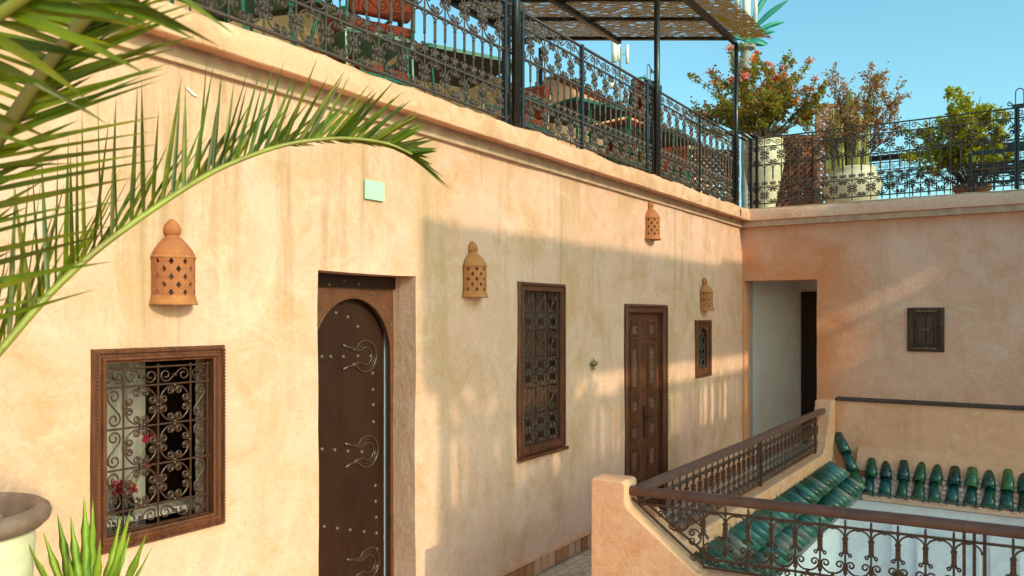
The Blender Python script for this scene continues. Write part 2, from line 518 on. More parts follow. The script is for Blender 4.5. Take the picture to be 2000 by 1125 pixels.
def wall_sheet(lo, hi, zlo, zhi, openings, to3, depth, step=.085, amp=.007):
    """front face with real openings and their reveals; hand-trowelled unevenness"""
    us = breaks(lo, hi, [o[0] for o in openings] + [o[1] for o in openings], step)
    zs = breaks(zlo, zhi, [o[2] for o in openings] + [o[3] for o in openings], step)
    mb = MB()
    def pt(u, z, d=0.0):
        q = Vector((u * 1.3, z * 1.3, 3.7))
        off = noise.noise(q) * amp * 1.6 + noise.noise(q * 3.1) * amp * .6
        du = noise.noise(Vector((u, z * 2.5, 9.1))) * .007
        dz = noise.noise(Vector((u * 2.5, z, 5.3))) * .006
        if u in (lo, hi): du = 0
        return to3(u + du, z + dz, (off if d == 0 else 0) + d)
    idx = {}
    for i, u in enumerate(us):
        for j, z in enumerate(zs):
            idx[i, j] = len(mb.v)
            mb.v.append(tuple(pt(u, z)))
    def inside(u, z):
        return any(o[0] < u < o[1] and o[2] < z < o[3] for o in openings)
    for i in range(len(us) - 1):
        for j in range(len(zs) - 1):
            if not inside((us[i] + us[i + 1]) / 2, (zs[j] + zs[j + 1]) / 2):
                mb.f.append((idx[i, j], idx[i + 1, j], idx[i + 1, j + 1], idx[i, j + 1]))
    for o, dep in zip(openings, depth):
        ui = [i for i, u in enumerate(us) if o[0] - 1e-6 <= u <= o[1] + 1e-6]
        zj = [j for j, z in enumerate(zs) if o[2] - 1e-6 <= z <= o[3] + 1e-6]
        for seq in ([(i, zj[0]) for i in ui], [(i, zj[-1]) for i in ui], [(ui[0], j) for j in zj], [(ui[-1], j) for j in zj]):
            for a, b in zip(seq[:-1], seq[1:]):
                k = len(mb.v)
                pa, pb = pt(us[a[0]], zs[a[1]], dep), pt(us[b[0]], zs[b[1]], dep)
                mb.v += [mb.v[idx[a]], mb.v[idx[b]], tuple(pb), tuple(pa)]
                mb.f.append((k, k + 1, k + 2, k + 3))
    return mb

riad = thing('riad_building', 'long cream plaster house front with two brown doors and three grilled openings under a ledge', 'building', (4.5, 3.0, 0))
ms = wall_sheet(-4.0, L_END, -.28, 2.95, [W1, D1, W2, D2, W3], lambda u, z, d: Vector((u, 3.0 + d, z)), [.16, .42, .12, .10, .10])
wall_o = ms.build('wall', M['plaster'], riad, True)
# solid body of the house behind the front so that nothing leaks
g = MB()
g.box(-4.0, 1.3, 3.2, 5.3, -.28, 2.83)
g.box(3.9, 9.5, 3.2, 5.3, -.28, 2.83)
g.build('wall', M['inner'], riad)

def ledge(path_end):
    prof = [(-.03, 2.925), (.0, 2.920), (.06, 2.914), (.128, 2.906), (.134, 2.911), (.135, 2.955), (.132, 3.012), (.122, 3.036), (.095, 3.054), (.03, 3.066), (-.12, 3.067)]
    mb = MB()
    us = [('x', -4 + i * .06) for i in range(int((9.32 + 4) / .06) + 1)] + [('c', 0)] + [('y', 2.72 - i * .06) for i in range(140)]
    m = len(prof)
    for kind, s in us:
        for o, z in prof:
            if kind == 'x': p = Vector((s, 3 - o, z))
            elif kind == 'y': p = Vector((L_END - o, s, z))
            else: p = Vector((L_END - o, 3 - o, z))
            q = p * 2.4
            e = noise.noise(q) * .007 + noise.noise(q * 4.3) * .005 + noise.noise(q * 11) * .004
            top = 1.3 if z > 3.0 else .15
            nrm = Vector((0, -1, 0)) if kind == 'x' else Vector((-1, 0, 0)) if kind == 'y' else Vector((-.7, -.7, 0))
            p = p + nrm * e * ((.9 if z > 3.0 else .35) if o > 0 else 0) + Vector((0, 0, (e * 1.1 - .004) * top))
            mb.v.append(tuple(p))
    for i in range(len(us) - 1):
        for j in range(m - 1):
            mb.f.append((i * m + j, i * m + j + 1, (i + 1) * m + j + 1, (i + 1) * m + j))
    return mb, m, len(us)

lm, m_, nu = ledge(0)
nx = int((9.32 + 4) / .06) + 2
led_a = MB(); led_a.v = lm.v; led_a.f = [f for f in lm.f if f[0] // m_ < nx - 1]
led_b = MB(); led_b.v = lm.v; led_b.f = [f for f in lm.f if f[0] // m_ >= nx - 1]
def clean(o):
    bm = bmesh.new(); bm.from_mesh(o.data)
    bmesh.ops.delete(bm, geom=[v for v in bm.verts if not v.link_faces], context='VERTS')
    for e in bm.edges:
        if len(e.link_faces) == 2 and e.calc_face_angle(0) > .6: e.smooth = False
    bm.to_mesh(o.data); bm.free()
    return o
clean(led_a.build('cornice', M['cornice'], riad, True))

# skirting of small tiles along the foot of the wall
sk = MB().box(-.047, .047, -.012, .0, 0, .098).mesh('skirting_tile', M['skirt_pale'])
for x0, x1 in ((-2, 2.78), (3.62, 6.3), (7.26, 9.5)):
    k = int((x1 - x0) / .1)
    for i in range(k):
        x = x0 + .05 + i * .1
        o = inst('skirting_tile', sk, riad, (0, 0, 0), mat=M['skirt_red'] if rnd.random() < .42 else M['skirt_pale'])
        o.location = (x - 4.5, -.010 + rnd.uniform(-.004, .002), -.01 + rnd.uniform(-.003, .003))
        o.scale = (rnd.uniform(.9, 1.02), 1, rnd.uniform(.96, 1.03))
    MB().box(x0, x1, 2.975, 3.02, .092, .118).build('skirting_ledge', M['plaster_orange'], riad)

# ---- scroll ironwork in a plane: x = u, z = v
def curl(c, r, a, turns, ccw, k=.28, n=14):
    s = 1 if ccw else -1
    out = []
    for i in range(n + 1):
        t = i / n
        rr = r * (1 - t * (1 - k))
        an = a + s * 2 * PI * turns * t
        out.append((c[0] + rr * math.cos(an), c[1] + rr * math.sin(an)))
    return out

def c_scroll(a0, a1, rx, ry, rs, turns=1.2):
    """arc about the cell centre with both ends curled inwards"""
    ex, ey = rx, ry
    def P(an, f=1.0): return (ex * math.cos(an) * f, ey * math.sin(an) * f)
    k = 1 - rs / ((rx + ry) / 2)
    pts = list(reversed(curl(P(a0, k), rs, a0, turns, False)))
    for i in range(1, 8): pts.append(P(a0 + (a1 - a0) * i / 8))
    return pts + curl(P(a1, k), rs, a1, turns, True)

def s_scroll(w, r, flip=1, turns=1.25):
    D = w
    be = math.acos(min(1, 2 * r / D))
    p = list(reversed(curl((-D / 2, 0), r, be, turns, True)))
    p += curl((D / 2, 0), r, be + PI, turns, True)
    return [(x, y * flip) for x, y in p]

def iron(lines, r, n=4, y=0.0, mb=None, rot=0.0, off=(0, 0), sc=(1, 1)):
    mb = mb or MB()
    c, s = math.cos(rot), math.sin(rot)
    for ln in lines:
        pts = [((x * c - z * s) * sc[0] + off[0], y, (x * s + z * c) * sc[1] + off[1]) for x, z in ln]
        mb.tube(pts, r, n)
    return mb

def ring_lines(w, h, rs):
    R = (w + h) / 4
    rs = .235 * R
    d = 21.0
    return [c_scroll(math.radians(d + 90 * q), math.radians(90 - d + 90 * q), w / 2, h / 2, rs, 1.55) for q in range(4)]

def collar(mb, x, z, w=.014, h=.012, y=0.0):
    mb.box(x - w / 2, x + w / 2, y - .008, y + .008, z - h / 2, z + h / 2)

# ---- carved frame swept round a rectangle (x0..x1, z0..z1), front towards -Y
def frame(x0, x1, z0, z1, prof, Y):
    mb = MB()
    n = len(prof)
    for sx, sz in ((0, 0), (1, 0), (1, 1), (0, 1)):
        for d, h in prof:
            mb.v.append((x0 + d if sx == 0 else x1 - d, Y - h, z0 + d if sz == 0 else z1 - d))
    for k in range(4):
        k2 = (k + 1) % 4
        for j in range(n - 1):
            mb.f.append((k * n + j, k * n + j + 1, k2 * n + j + 1, k2 * n + j))
    return mb

def beading(x0, x1, z0, z1, d, Y, pitch=.014, r=.0055):
    mb = MB()
    def stick(a, b):
        k = max(2, int((Vector(b) - Vector(a)).length / pitch))
        e = (Vector(b) - Vector(a)).normalized()
        for i in range(k):
            p = Vector(a).lerp(Vector(b), (i + .5) / k)
            q = Vector((-e.z, 0, e.x))
            mb.bar(p - e * pitch * .3 - q * r, p + e * pitch * .3 + q * r, r * 1.1)
    stick((x0 + d, Y, z0 + d), (x1 - d, Y, z0 + d)); stick((x0 + d, Y, z1 - d), (x1 - d, Y, z1 - d))
    stick((x0 + d, Y, z0 + d), (x0 + d, Y, z1 - d)); stick((x1 - d, Y, z0 + d), (x1 - d, Y, z1 - d))
    return mb

PROF = [(-.004, -.06), (-.004, .010), (.004, .020), (.013, .021), (.017, .013), (.026, .014), (.030, .024), (.040, .024), (.046, .012), (.052, .010), (.052, -.06)]

# ---- first window: square, scroll grille, curtain and dark shutter inside
wx0, wx1, wz0, wz1 = W1
win = frame(wx0, wx1, wz0, wz1, PROF, 2.995).build('window', M['wood'], riad)
win['label'] = 'square brown window with gloss scroll grille, behind the agave'
ob = beading(wx0, wx1, wz0, wz1, .0085, 2.972).build('beading', M['wood'], win); ob['kind'] = 'stuff'
colx = [1.744, 1.820, 1.969, 2.118, 2.200]
rowz = [.958, 1.039, 1.202, 1.361, 1.522, 1.595]
GY = 3.006
for x in colx:
    MB().tube([(x, GY, .95), (x, GY, 1.605)], .0042, 6).build('upright_bar', M['iron_brown'], win)
for z in rowz:
    MB().tube([(1.738, GY - .004, z), (2.206, GY - .004, z)], .0042, 6).build('cross_bar', M['iron_brown'], win)
def scroll_at(me, x, z, Y, par, sx=1, sz=1, rz=0, name='scroll'):
    o = link(name, me, par)
    o.location = (x, Y, z)
    o.scale = (sx, 1, sz)
    o.rotation_euler = (0, rz, 0)
    o.matrix_parent_inverse = world_m(par).inverted()
    return o
g = iron(ring_lines(.139, .150, .0185), .0038, 6)
for q in range(4):
    an = q * PI / 2
    collar(g, .0695 * math.cos(an), .075 * math.sin(an), .014, .014)
ring1 = g.mesh('scroll', M['iron_brown'], True)
g = iron([s_scroll(.082, .027)], .0038, 6); collar(g, 0, 0)
sbig = g.mesh('scroll', M['iron_brown'], True)
g = iron([s_scroll(.082, .027)], .0038, 6, rot=PI / 2)
sver = g.mesh('scroll', M['iron_brown'], True)
for ci in range(4):
    cx_, cw = (colx[ci] + colx[ci + 1]) / 2, colx[ci + 1] - colx[ci]
    for ri in range(5):
        cz_, ch = (rowz[ri] + rowz[ri + 1]) / 2, rowz[ri + 1] - rowz[ri]
        if ci in (1, 2) and ri in (1, 2, 3): scroll_at(ring1, cx_, cz_, GY, win, cw / .149, ch / .162)
        elif ci in (1, 2): scroll_at(sbig, cx_, cz_, GY, win, cw / .15, (1 if ri else -1) * (1 if ci == 1 else -1))
        elif ri in (1, 2, 3): scroll_at(sver, cx_, cz_, GY, win, (1 if ci else -1) * (1 if ri % 2 else -1), ch / .15)
        else: scroll_at(sbig, cx_, cz_, GY, win, .50, .9 if ci == 0 else -.9)
MB().box(1.735, 2.215, 3.108, 3.112, .945, 1.61).build('pane', M['glass'], win)
# the room behind
g = MB()
g.box(1.30, 1.36, 3.17, 5.0, .0, 2.4); g.box(2.72, 2.78, 3.17, 5.0, .0, 2.4); g.box(1.3, 2.78, 5.0, 5.06, .0, 2.4)
g.box(1.3, 2.78, 3.17, 5.06, 2.4, 2.46); g.box(1.3, 2.78, 3.17, 5.06, -.02, .04)
g.box(1.36, 1.69, 3.17, 3.2, .04, 2.4); g.box(2.28, 2.72, 3.17, 3.2, .04, 2.4); g.box(1.69, 2.28, 3.17, 3.2, 1.68, 2.4); g.box(1.69, 2.28, 3.17, 3.2, .04, .89)
g.build('room', M['inner'], riad)
g = MB()
n = 40
pts = [(1.86 + .30 * i / n, 3.40 + .016 * math.sin(i * 1.05) + .012 * math.sin(i * .37)) for i in range(n + 1)]
g.add([(x, y, .75) for x, y in pts] + [(x, y, 1.95) for x, y in pts], [(i, i + 1, n + 2 + i, n + 1 + i) for i in range(n)])
cur = g.build('curtain', M['curtain'], None, True)
tag(cur, 'pale curtain hanging behind the square scroll-grille window', 'curtain')
cab = thing('wardrobe', 'dark wooden wardrobe seen through the square scroll-grille window', 'wardrobe', (2.45, 3.66, .04))
MB().box(2.22, 2.71, 3.55, 3.78, .04, 2.1).build('body', M['wood_dark'], cab)
for x0, x1 in ((2.24, 2.46), (2.47, 2.69)):
    MB().box(x0, x1, 3.535, 3.548, .12, 2.02).build('door', M['wood_dark'], cab)
sill_t = thing('side_table', 'low white table inside the square scroll-grille window', 'table', (2.0, 3.30, .04))
MB().box(1.74, 2.36, 3.22, 3.36, .93, .955).build('tabletop', M['inner'], sill_t)
for x in (1.77, 2.33):
    for y in (3.24, 3.34):
        MB().box(x - .015, x + .015, y - .012, y + .012, .04, .93).build('leg', M['white'], sill_t)
vase = thing('flower_vase', 'dark vase of red flowers behind the lower left of the square window', 'vase', (1.985, 3.27, .957))
vase_b = MB().lathe([(.0, 0), (.03, 0), (.042, .03), (.032, .07), (.024, .085), (.0, .085)], 14, c=(1.985, 3.27, .957)).build('vase_body', M['iron_black'], vase, True)
for i in range(9):
    an, rr = rnd.uniform(0, 6.28), rnd.uniform(.0, .055)
    top = Vector((1.985 + rr * math.cos(an) + (.0 if i < 7 else .09), 3.27 + rr * .5 * math.sin(an), 1.03 + rnd.uniform(-.02, .06 if i < 7 else .34)))
    MB().tube([(1.985, 3.27, 1.03), top], .002, 4).build('stem', M['leaf_green'], vase)
    f = MB()
    for k in range(7):
        d = Vector((rnd.gauss(0, 1), rnd.gauss(0, 1), rnd.gauss(.5, .7))).normalized()
        s = d.orthogonal().normalized()
        f.add([top, top + d * .024 + s * .015, top + d * .036, top + d * .024 - s * .015], [(0, 1, 2, 3)])
    f.build('flower', M['red'], vase)

# ---- first door: dark studded leaf behind an arched metal spandrel
door = MB()
DY = 3.215
x0d, x1d = 2.90, 3.545
door.box(x0d, x1d, DY, DY + .045, -.01, 1.965)
door = door.build('door', M['wood_dark'], riad)
door['label'] = 'dark brown studded door leaf set deep in the arched recess'
g = MB()
AX, AR, AH, SP, TOPZ = 3.249, .303, .325, 1.575, 2.0
arch = [(AX + AR * math.cos(t), SP + AH * math.sin(t)) for t in [PI * i / 28 for i in range(29)]]
for (ax, az), (bx, bz) in zip(arch[:-1], arch[1:]):
    g.prism([(ax, az), (bx, bz), (bx, TOPZ), (ax, TOPZ)], lambda u, v, d: (u, d, v), 3.168, 3.198)
g.box(2.82, AX - AR, 3.168, 3.198, -.01, TOPZ)
g.box(AX + AR, 3.60, 3.168, 3.198, -.01, TOPZ)
fr = g.build('door_frame', M['wood_arch'], riad)
bm = bmesh.new(); bm.from_mesh(fr.data); bmesh.ops.remove_doubles(bm, verts=bm.verts, dist=.0002)
bmesh.ops.delete(bm, geom=[f for f in bm.faces if not f.is_valid], context='FACES_ONLY') if False else None
bm.to_mesh(fr.data); bm.free()
MB().tube([(x, 3.168, z) for x, z in [(AX + AR, .0)] + arch + [(AX - AR, .0)]], .007, 6).build('arch_bead', M['wood_arch'], riad, True)
MB().box(2.82, 3.60, 3.150, 3.166, 1.955, 2.02).build('lintel_shade', M['wood_dark'], riad)  # dark strip paints the lintel's shadow across the top of the frame
MB().box(2.82, 3.60, 3.36, 3.40, -.01, 2.04).build('door_backing', M['pale_strip'], riad)
MB().box(3.548, 3.60, 3.215, 3.222, -.01, 1.96).build('gap_light', M['pale_strip'], riad)  # pale strip stands in for light showing through the door gap
stud = MB().lathe([(.0115, 0), (.0105, .004), (.007, .0085), (.0, .010)], 10).mesh('stud', M['steel'], True)
studs = [(92, 226), (132, 229), (172, 243), (206, 276), (84, 378), (114, 378), (157, 378), (206, 376), (250, 376), (257, 434), (258, 490), (259, 542),
         (260, 600), (84, 693), (128, 696), (172, 700), (220, 702), (262, 706), (266, 817), (267, 871), (269, 925), (270, 979), (228, 974), (180, 968),
         (136, 963), (92, 957), (272, 1034), (271, 1092)]
for zx, zy in studs:
    X, Z = on_y(580 + zx / 1.7433, 480 + zy / 1.7442, DY)
    o = link('stud', stud, door)
    o.location = (X, DY, Z); o.rotation_euler = (PI / 2, 0, 0)
    o.matrix_parent_inverse = world_m(door).inverted()
for zx, zy in ((110, 133), (160, 120), (210, 131)):
    X, Z = on_y(580 + zx / 1.7433, 480 + zy / 1.7442, 3.15)
    o = link('stud', stud, riad); o.location = (X, 3.15, Z); o.rotation_euler = (PI / 2, 0, 0); o.scale = (.8, .8, .8)
    o.matrix_parent_inverse = world_m(riad).inverted()
for zx, zy in ((258, 165), (295, 212), (321, 271), (334, 384)):
    X, Z = on_y(580 + zx / 1.7433, 480 + zy / 1.7442, 3.168)
    o = link('stud', stud, riad); o.location = (X, 3.168, Z); o.rotation_euler = (PI / 2, 0, 0); o.scale = (.9, .9, .9)
    o.matrix_parent_inverse = world_m(riad).inverted()
def hinge_lines(R, open_a, tail):
    pts = [(R * math.cos(a), R * math.sin(a)) for a in [math.radians(open_a) - PI + (2 * PI - 2 * math.radians(open_a)) * i / 22 for i in range(23)]]
    a, b = pts[0], pts[-1]
    pts = [(a[0] - tail, a[1] * 1.35), (a[0] - tail * .45, a[1] * 1.0)] + pts + [(b[0] - tail * .45, b[1]), (b[0] - tail, b[1] * 1.35)]
    return pts
g = iron([hinge_lines(.088, 34, .105)], .0090, 6)
iron([hinge_lines(.050, 42, .070)], .0075, 6, mb=g)
iron([hinge_lines(.070, 36, .08)], .004, 5, mb=g)
hm = g.mesh('strap_ornament', M['ornament'], True)
for (zx, zy) in ((232, 376), (238, 700), (243, 1082)):
    X, Z = on_y(580 + zx / 1.7433, 480 + zy / 1.7442, DY)
    o = link('strap_ornament', hm, door)
    o.location = (X, DY - .004, Z); o.scale = (1, .7, 1)
    o.matrix_parent_inverse = world_m(door).inverted()

# ---- second window: tall grille before brown boards
x0, x1, z0, z1 = W2
PROF2 = [(-.004, -.06), (-.004, .012), (.006, .022), (.018, .022), (.022, .012), (.050, .014), (.054, .020), (.060, .006), (.060, -.06)]
win = frame(x0, x1, z0, z1, PROF2, 2.995).build('window', M['wood'], riad)
win['label'] = 'tall brown window with close scroll grille over board shutters'
ob = beading(x0, x1, z0, z1, .012, 2.972, .02, .006).build('beading', M['wood'], win); ob['kind'] = 'stuff'
MB().box(x0 - .012, x1 + .012, 2.955, 2.985, z0 - .028, z0 - .006).build('sill', M['wood'], win)
bw = (x1 - x0 - .12) / 5
for i in range(5):
    MB().box(x0 + .06 + i * bw + .003, x0 + .06 + (i + 1) * bw - .003, 3.075, 3.095 + .004 * (i % 2), z0 + .05, z1 - .05).build('shutter_board', M['board'], win)
MB().box(x0, x1, 3.11, 3.12, z0, z1).build('backing', M['wood_dark'], win)
ix0, ix1 = x0 + .066, x1 - .066
rz = [z0 + .068, z0 + .165, z0 + .262, z0 + .47, z0 + .565, z0 + .66, z0 + .868, z0 + .965, z1 - .068]
for z in rz: MB().tube([(ix0, 3.008, z), (ix1, 3.008, z)], .0040, 5).build('cross_bar', M['iron_grey'], win)
cw = (ix1 - ix0) / 3
for i in range(4): MB().tube([(ix0 + cw * i, 3.013, rz[0]), (ix0 + cw * i, 3.013, rz[-1])], .0042, 5).build('upright_bar', M['iron_grey'], win)
g = iron(ring_lines(cw * .94, .094, .016), .0040, 5)
ring2 = g.mesh('scroll', M['iron_grey'], True)
s2 = [iron([s_scroll(.125, .032)], .0040, 5, y=.003 * k, rot=math.radians(68 + 44 * k)).mesh('scroll', M['iron_grey'], True) for k in (0, 1)]
for i in range(3):
    for j in range(8):
        h = rz[j + 1] - rz[j]
        for me in (s2 if h > .15 else [ring2]): scroll_at(me, ix0 + cw * (i + .5), (rz[j] + rz[j + 1]) / 2, 3.005, win, 1, 1 if h > .15 else h / .097)

# ---- second door: two leaves of carved panels
x0, x1, z0, z1 = D2
PROF3 = [(-.004, -.05), (-.004, .012), (.010, .024), (.022, .024), (.028, .010), (.066, .012), (.074, .004), (.074, -.05)]
g = frame(x0, x1, -.2, z1, PROF3, 2.995)
fr = g.build('door_frame', M['wood'], riad)
ob = beading(x0, x1, -.2, z1, .016, 2.970, .03, .006).build('beading', M['wood'], fr); ob['kind'] = 'stuff'
mid = (x0 + x1) / 2
MB().box(x0, x1, 3.07, 3.09, -.02, z1).build('door_backing', M['wood_dark'], riad)
def carve(w, h, seed):
    r_ = random.Random(seed)
    mb = MB()
    nx_, nz_ = max(2, int(w / .016)), max(2, int(h / .016))
    for i in range(nx_):
        for j in range(nz_):
            if (i + j) % 2 == 0 or r_.random() < .3:
                cx, cz = (i + .5) / nx_ * w - w / 2, (j + .5) / nz_ * h - h / 2
                s, hh = .0085, .007 + r_.random() * .007
                a = r_.random() * 1.6
                ps = [(cx + s * math.cos(a + k * PI / 2), -.001, cz + s * math.sin(a + k * PI / 2)) for k in range(4)]
                mb.add(ps + [(cx, -hh, cz)], [(0, 1, 4), (1, 2, 4), (2, 3, 4), (3, 0, 4)])
    return mb
PAN = [(.10, .36), (.39, .64), (.67, .86), (.902, 1.096), (1.105 + .02, 1.556), (1.585, 1.76)]
for li, (a, b) in enumerate(((x0 + .076, mid - .002), (mid + .002, x1 - .076))):
    leaf = MB().box(a, b, 3.032, 3.062, -.01, z1 - .078).build('door', M['wood'], riad)
    pw = .205
    c = (a + b) / 2
    for pi, (p0, p1) in enumerate(PAN):
        fm = MB()
        q = frame(c - pw / 2, c + pw / 2, p0, p1, [(0, -.002), (.005, .018), (.018, .018), (.026, .003), (.036, .003), (.040, .012), (.047, .012), (.050, -.002)], 3.032)
        pf = q.build('panel', M['wood'], leaf)
    for pi, (p0, p1) in enumerate(PAN):
        ca = carve(pw - .104, p1 - p0 - .104, pi + 10 * li)
        cm = ca.build('carving', M['carving'], leaf)
        cm.location = (c, 3.031, (p0 + p1) / 2)
        cm.matrix_parent_inverse = world_m(leaf).inverted()
        MB().add([(c - pw / 2 + .05, 3.0305, p0 + .05), (c + pw / 2 - .05, 3.0305, p0 + .05), (c + pw / 2 - .05, 3.0305, p1 - .05), (c - pw / 2 + .05, 3.0305, p1 - .05)], [(0, 1, 2, 3)]) if False else None
    if li == 1:
        g = MB().box(mid + .012, mid + .042, 3.022, 3.033, .70, .99)
        g.tube([(mid + .027, 3.02, .885), (mid + .027, 2.985, .885), (mid + .12, 2.98, .885)], .007, 6)
        g.build('handle', M['iron_black'], leaf)
        for hz in (.35, 1.0, 1.62):
            MB().tube([(b + .004, 3.028, hz - .04), (b + .004, 3.028, hz + .04)], .007, 6).build('hinge', M['iron_black'], leaf)

# ---- small arched grille
x0, x1, z0, z1 = W3
win = frame(x0, x1, z0, z1, [(-.004, -.06), (-.004, .012), (.006, .022), (.016, .022), (.022, .012), (.03, .012), (.03, -.06)], 2.995).build('window', M['wood'], riad)
win['label'] = 'small brown window with an arched grille, under the last lantern'
g = MB()
c, R, sp = (x0 + x1) / 2, .115, z1 - .21
arch = [(c + R * math.cos(PI * i / 18), sp + R * 1.1 * math.sin(PI * i / 18)) for i in range(19)]
for (ax, az), (bx, bz) in zip(arch[:-1], arch[1:]):
    g.prism([(ax, az), (bx, bz), (bx, z1 - .03), (ax, z1 - .03)], lambda u, v, d: (u, d, v), 2.992, 3.01)
g.box(x0 + .03, c - R, 2.992, 3.01, z0 + .03, z1 - .03); g.box(c + R, x1 - .03, 2.992, 3.01, z0 + .03, z1 - .03)
g.box(c - R, c + R, 2.992, 3.01, z0 + .03, z0 + .09)
g.build('arched_board', M['wood'], win)
MB().box(x0, x1, 3.06, 3.07, z0, z1).build('backing', M['iron_black'], win)
ring3 = iron(ring_lines(.11, .11, .018), .0045, 5).mesh('scroll', M['iron'], True)
for i in range(2):
    for j in range(4): scroll_at(ring3, c - .056 + .112 * i, z0 + .145 + .115 * j, 3.015, win, .98, 1)
for x in (c - R, c, c + R): MB().tube([(x, 3.018, z0 + .09), (x, 3.018, sp + (R * 1.1 if x == c else 0))], .005, 5).build('upright_bar', M['iron'], win)

# ------------------------------------------------------------------ end wall with the open doorway
endb = thing('end_building', 'rosy plaster end wall with an open doorway and a roof ledge, across the walkway', 'building', (9.7, 0, 0))
DW = (2.15, 2.975, -.02, 2.215)
es = wall_sheet(-6.0, 3.0, -.28, 2.95, [DW], lambda u, z, d: Vector((L_END + d, u, z)), [.24])
es.build('wall', M['plaster_end'], endb, True)
clean(led_b.build('cornice', M['plaster_end'], endb, True))
g = MB()
g.box(9.80, 11.9, 2.99, 3.05, 0, 2.84); g.box(11.86, 11.92, -1.2, 2.99, 0, 2.84); 
g.box(9.80, 9.86, -1.2, 2.13, 0, 2.84); g.box(9.80, 9.86, 2.13, 2.99, 2.235, 2.84); g.box(9.86, 11.86, -1.2, -1.14, 2.3, 2.84)  # last box: unseen lintel added to keep sun stripes off the passage wall

g.build('corridor', M['inner'], endb)
MB().box(9.57, 11.85, -1.1, 2.985, -.018, .006).build('floor_covering', M['pale_floor'], endb)  # unseen pale floor added to bounce light up the passage
MB().box(9.80, 9.83, 2.955, 2.988, 0, 2.24).build('door_jamb', M['pale_strip'], endb)
dr = frame(1.98, 2.875, -.2, 2.14, [(0, -.01), (0, .03), (.05, .03), (.05, -.01)], 0)
dr.v = [(11.858 + y, x, z) for x, y, z in dr.v]
dr.build('door_frame', M['wood_dark'], endb)
MB().box(11.835, 11.858, 2.03, 2.825, .0, 2.09).build('door', M['wood_dark'], endb)
MB().box(11.4, 11.43, 2.978, 2.99, 1.16, 1.25).build('light_switch', M['antenna'], endb)

# ------------------------------------------------------------------ the house across the courtyard (casts the shade on the long wall)
opp = thing('opposite_house', 'plain plaster house across the courtyard with a long balustraded opening near its roof', 'building', (8, -6.15, -3.62))
g = MB()
# unseen openings, added low down to let sun into the courtyard and the passage; the long slot above stripes the wall
for x0, x1, z0, z1 in ((2.15, 14.0, -3.62, .20), (2.15, 3.0, .20, 2.40), (6.35, 6.6, .20, 2.40), (9.4, 14.0, .20, 2.40), (2.15, 3.0, 2.40, 3.0), (6.35, 6.6, 2.40, 3.0), (9.4, 9.7, 2.40, 3.0), (11.5, 14.0, 2.40, 3.0), (2.15, 9.7, 3.0, 3.55), (11.5, 14.0, 3.0, 3.55), (2.15, 14.0, 3.55, 5.02)):
    g.box(x0, x1, -6.3, -6.0, z0, z1)
MB().box(2.6, 8.0, -6.0, -5.985, -3.56, .18).build('bounce_facing', M['white'], opp)  # unseen white facing added to brighten the courtyard by bounce
g.box(2.0, 7.2, -6.3, -6.0, 5.845, 6.73)
g.box(7.2, 7.95, -6.3, -6.0, 5.845, 6.80)
g.box(7.95, 14.0, -6.3, -6.0, 5.845, 6.88)
g.build('wall', M['pale_wall'], opp)
for x in (2.15, 5.2, 8.3, 11.4, 13.8):
    MB().box(x, x + (.16 if x > 3 else .1), -6.25, -6.05, 5.02, 5.845).build('pier', M['plaster_orange'], opp)
MB().box(2.25, 13.9, -6.19, -6.11, 5.52, 5.58).build('handrail', M['handrail'], opp)
bmh = MB().box(-.022, .022, -.022, .022, 0, .5).mesh('baluster', M['iron_black'])
x = 2.35
while x < 13.8:
    inst('baluster', bmh, opp, (x - 8, 0, 5.02 + 3.62), (0, 0, 0), (rnd.uniform(1.0, 1.9), 1, 1))
    x += rnd.choice((.06, .075, .09, .09, .10, .15))

# ------------------------------------------------------------------ courtyard parapets
def bevel(o, w, seg=2):
    m = o.modifiers.new('bevel', 'BEVEL'); m.width = w; m.segments = seg; m.limit_method = 'ANGLE'
    return o
R2 = math.atan2(-1.594, .13)                      # direction of the near railing
par2 = thing('courtyard_parapet', 'apricot plaster parapet with a corner pier sloping down below the near iron railing', 'parapet', (3.535, 1.715, 0), R2)
prof = [(-.10, -.28), (5.2, -.28), (5.2, .64), (.44, .64), (.40, .652), (.085, .90), (.073, .93), (.072, 1.012), (.058, 1.024), (-.09, 1.028), (-.10, 1.018)]
o = link('parapet_wall', MB().prism(prof, lambda u, v, d: (u, d, v), -.085, .078).mesh('parapet_wall', M['plaster_orange']), par2, False)
bevel(o, .014, 3)
par1 = thing('courtyard_parapet', 'low plaster parapet running along the walkway with a pier at its far end', 'parapet', (3.54, 1.62, 0), 0)
prof = [(.085, -.28), (4.04, -.28), (4.04, 1.06), (3.90, 1.06), (3.885, 1.0), (3.66, .68), (3.60, .64), (.44, .64), (.085, .90)]
o = link('parapet_wall', MB().prism(prof, lambda u, v, d: (u, d, v), -.075, .07).mesh('parapet_wall', M['plaster_orange']), par1, False)
bevel(o, .012, 2)
par3 = thing('courtyard_parapet', 'solid plaster parapet with a thin dark cap below the end wall', 'parapet', (7.65, 1.56, 0), 0)
MB().box(7.585, 7.72, -6.0, 1.543, -.28, 1.052).build('parapet_wall', M['plaster_orange'], par3)
MB().box(7.565, 7.735, -6.0, 1.55, 1.053, 1.076).build('cap', M['wood_grey'], par3)

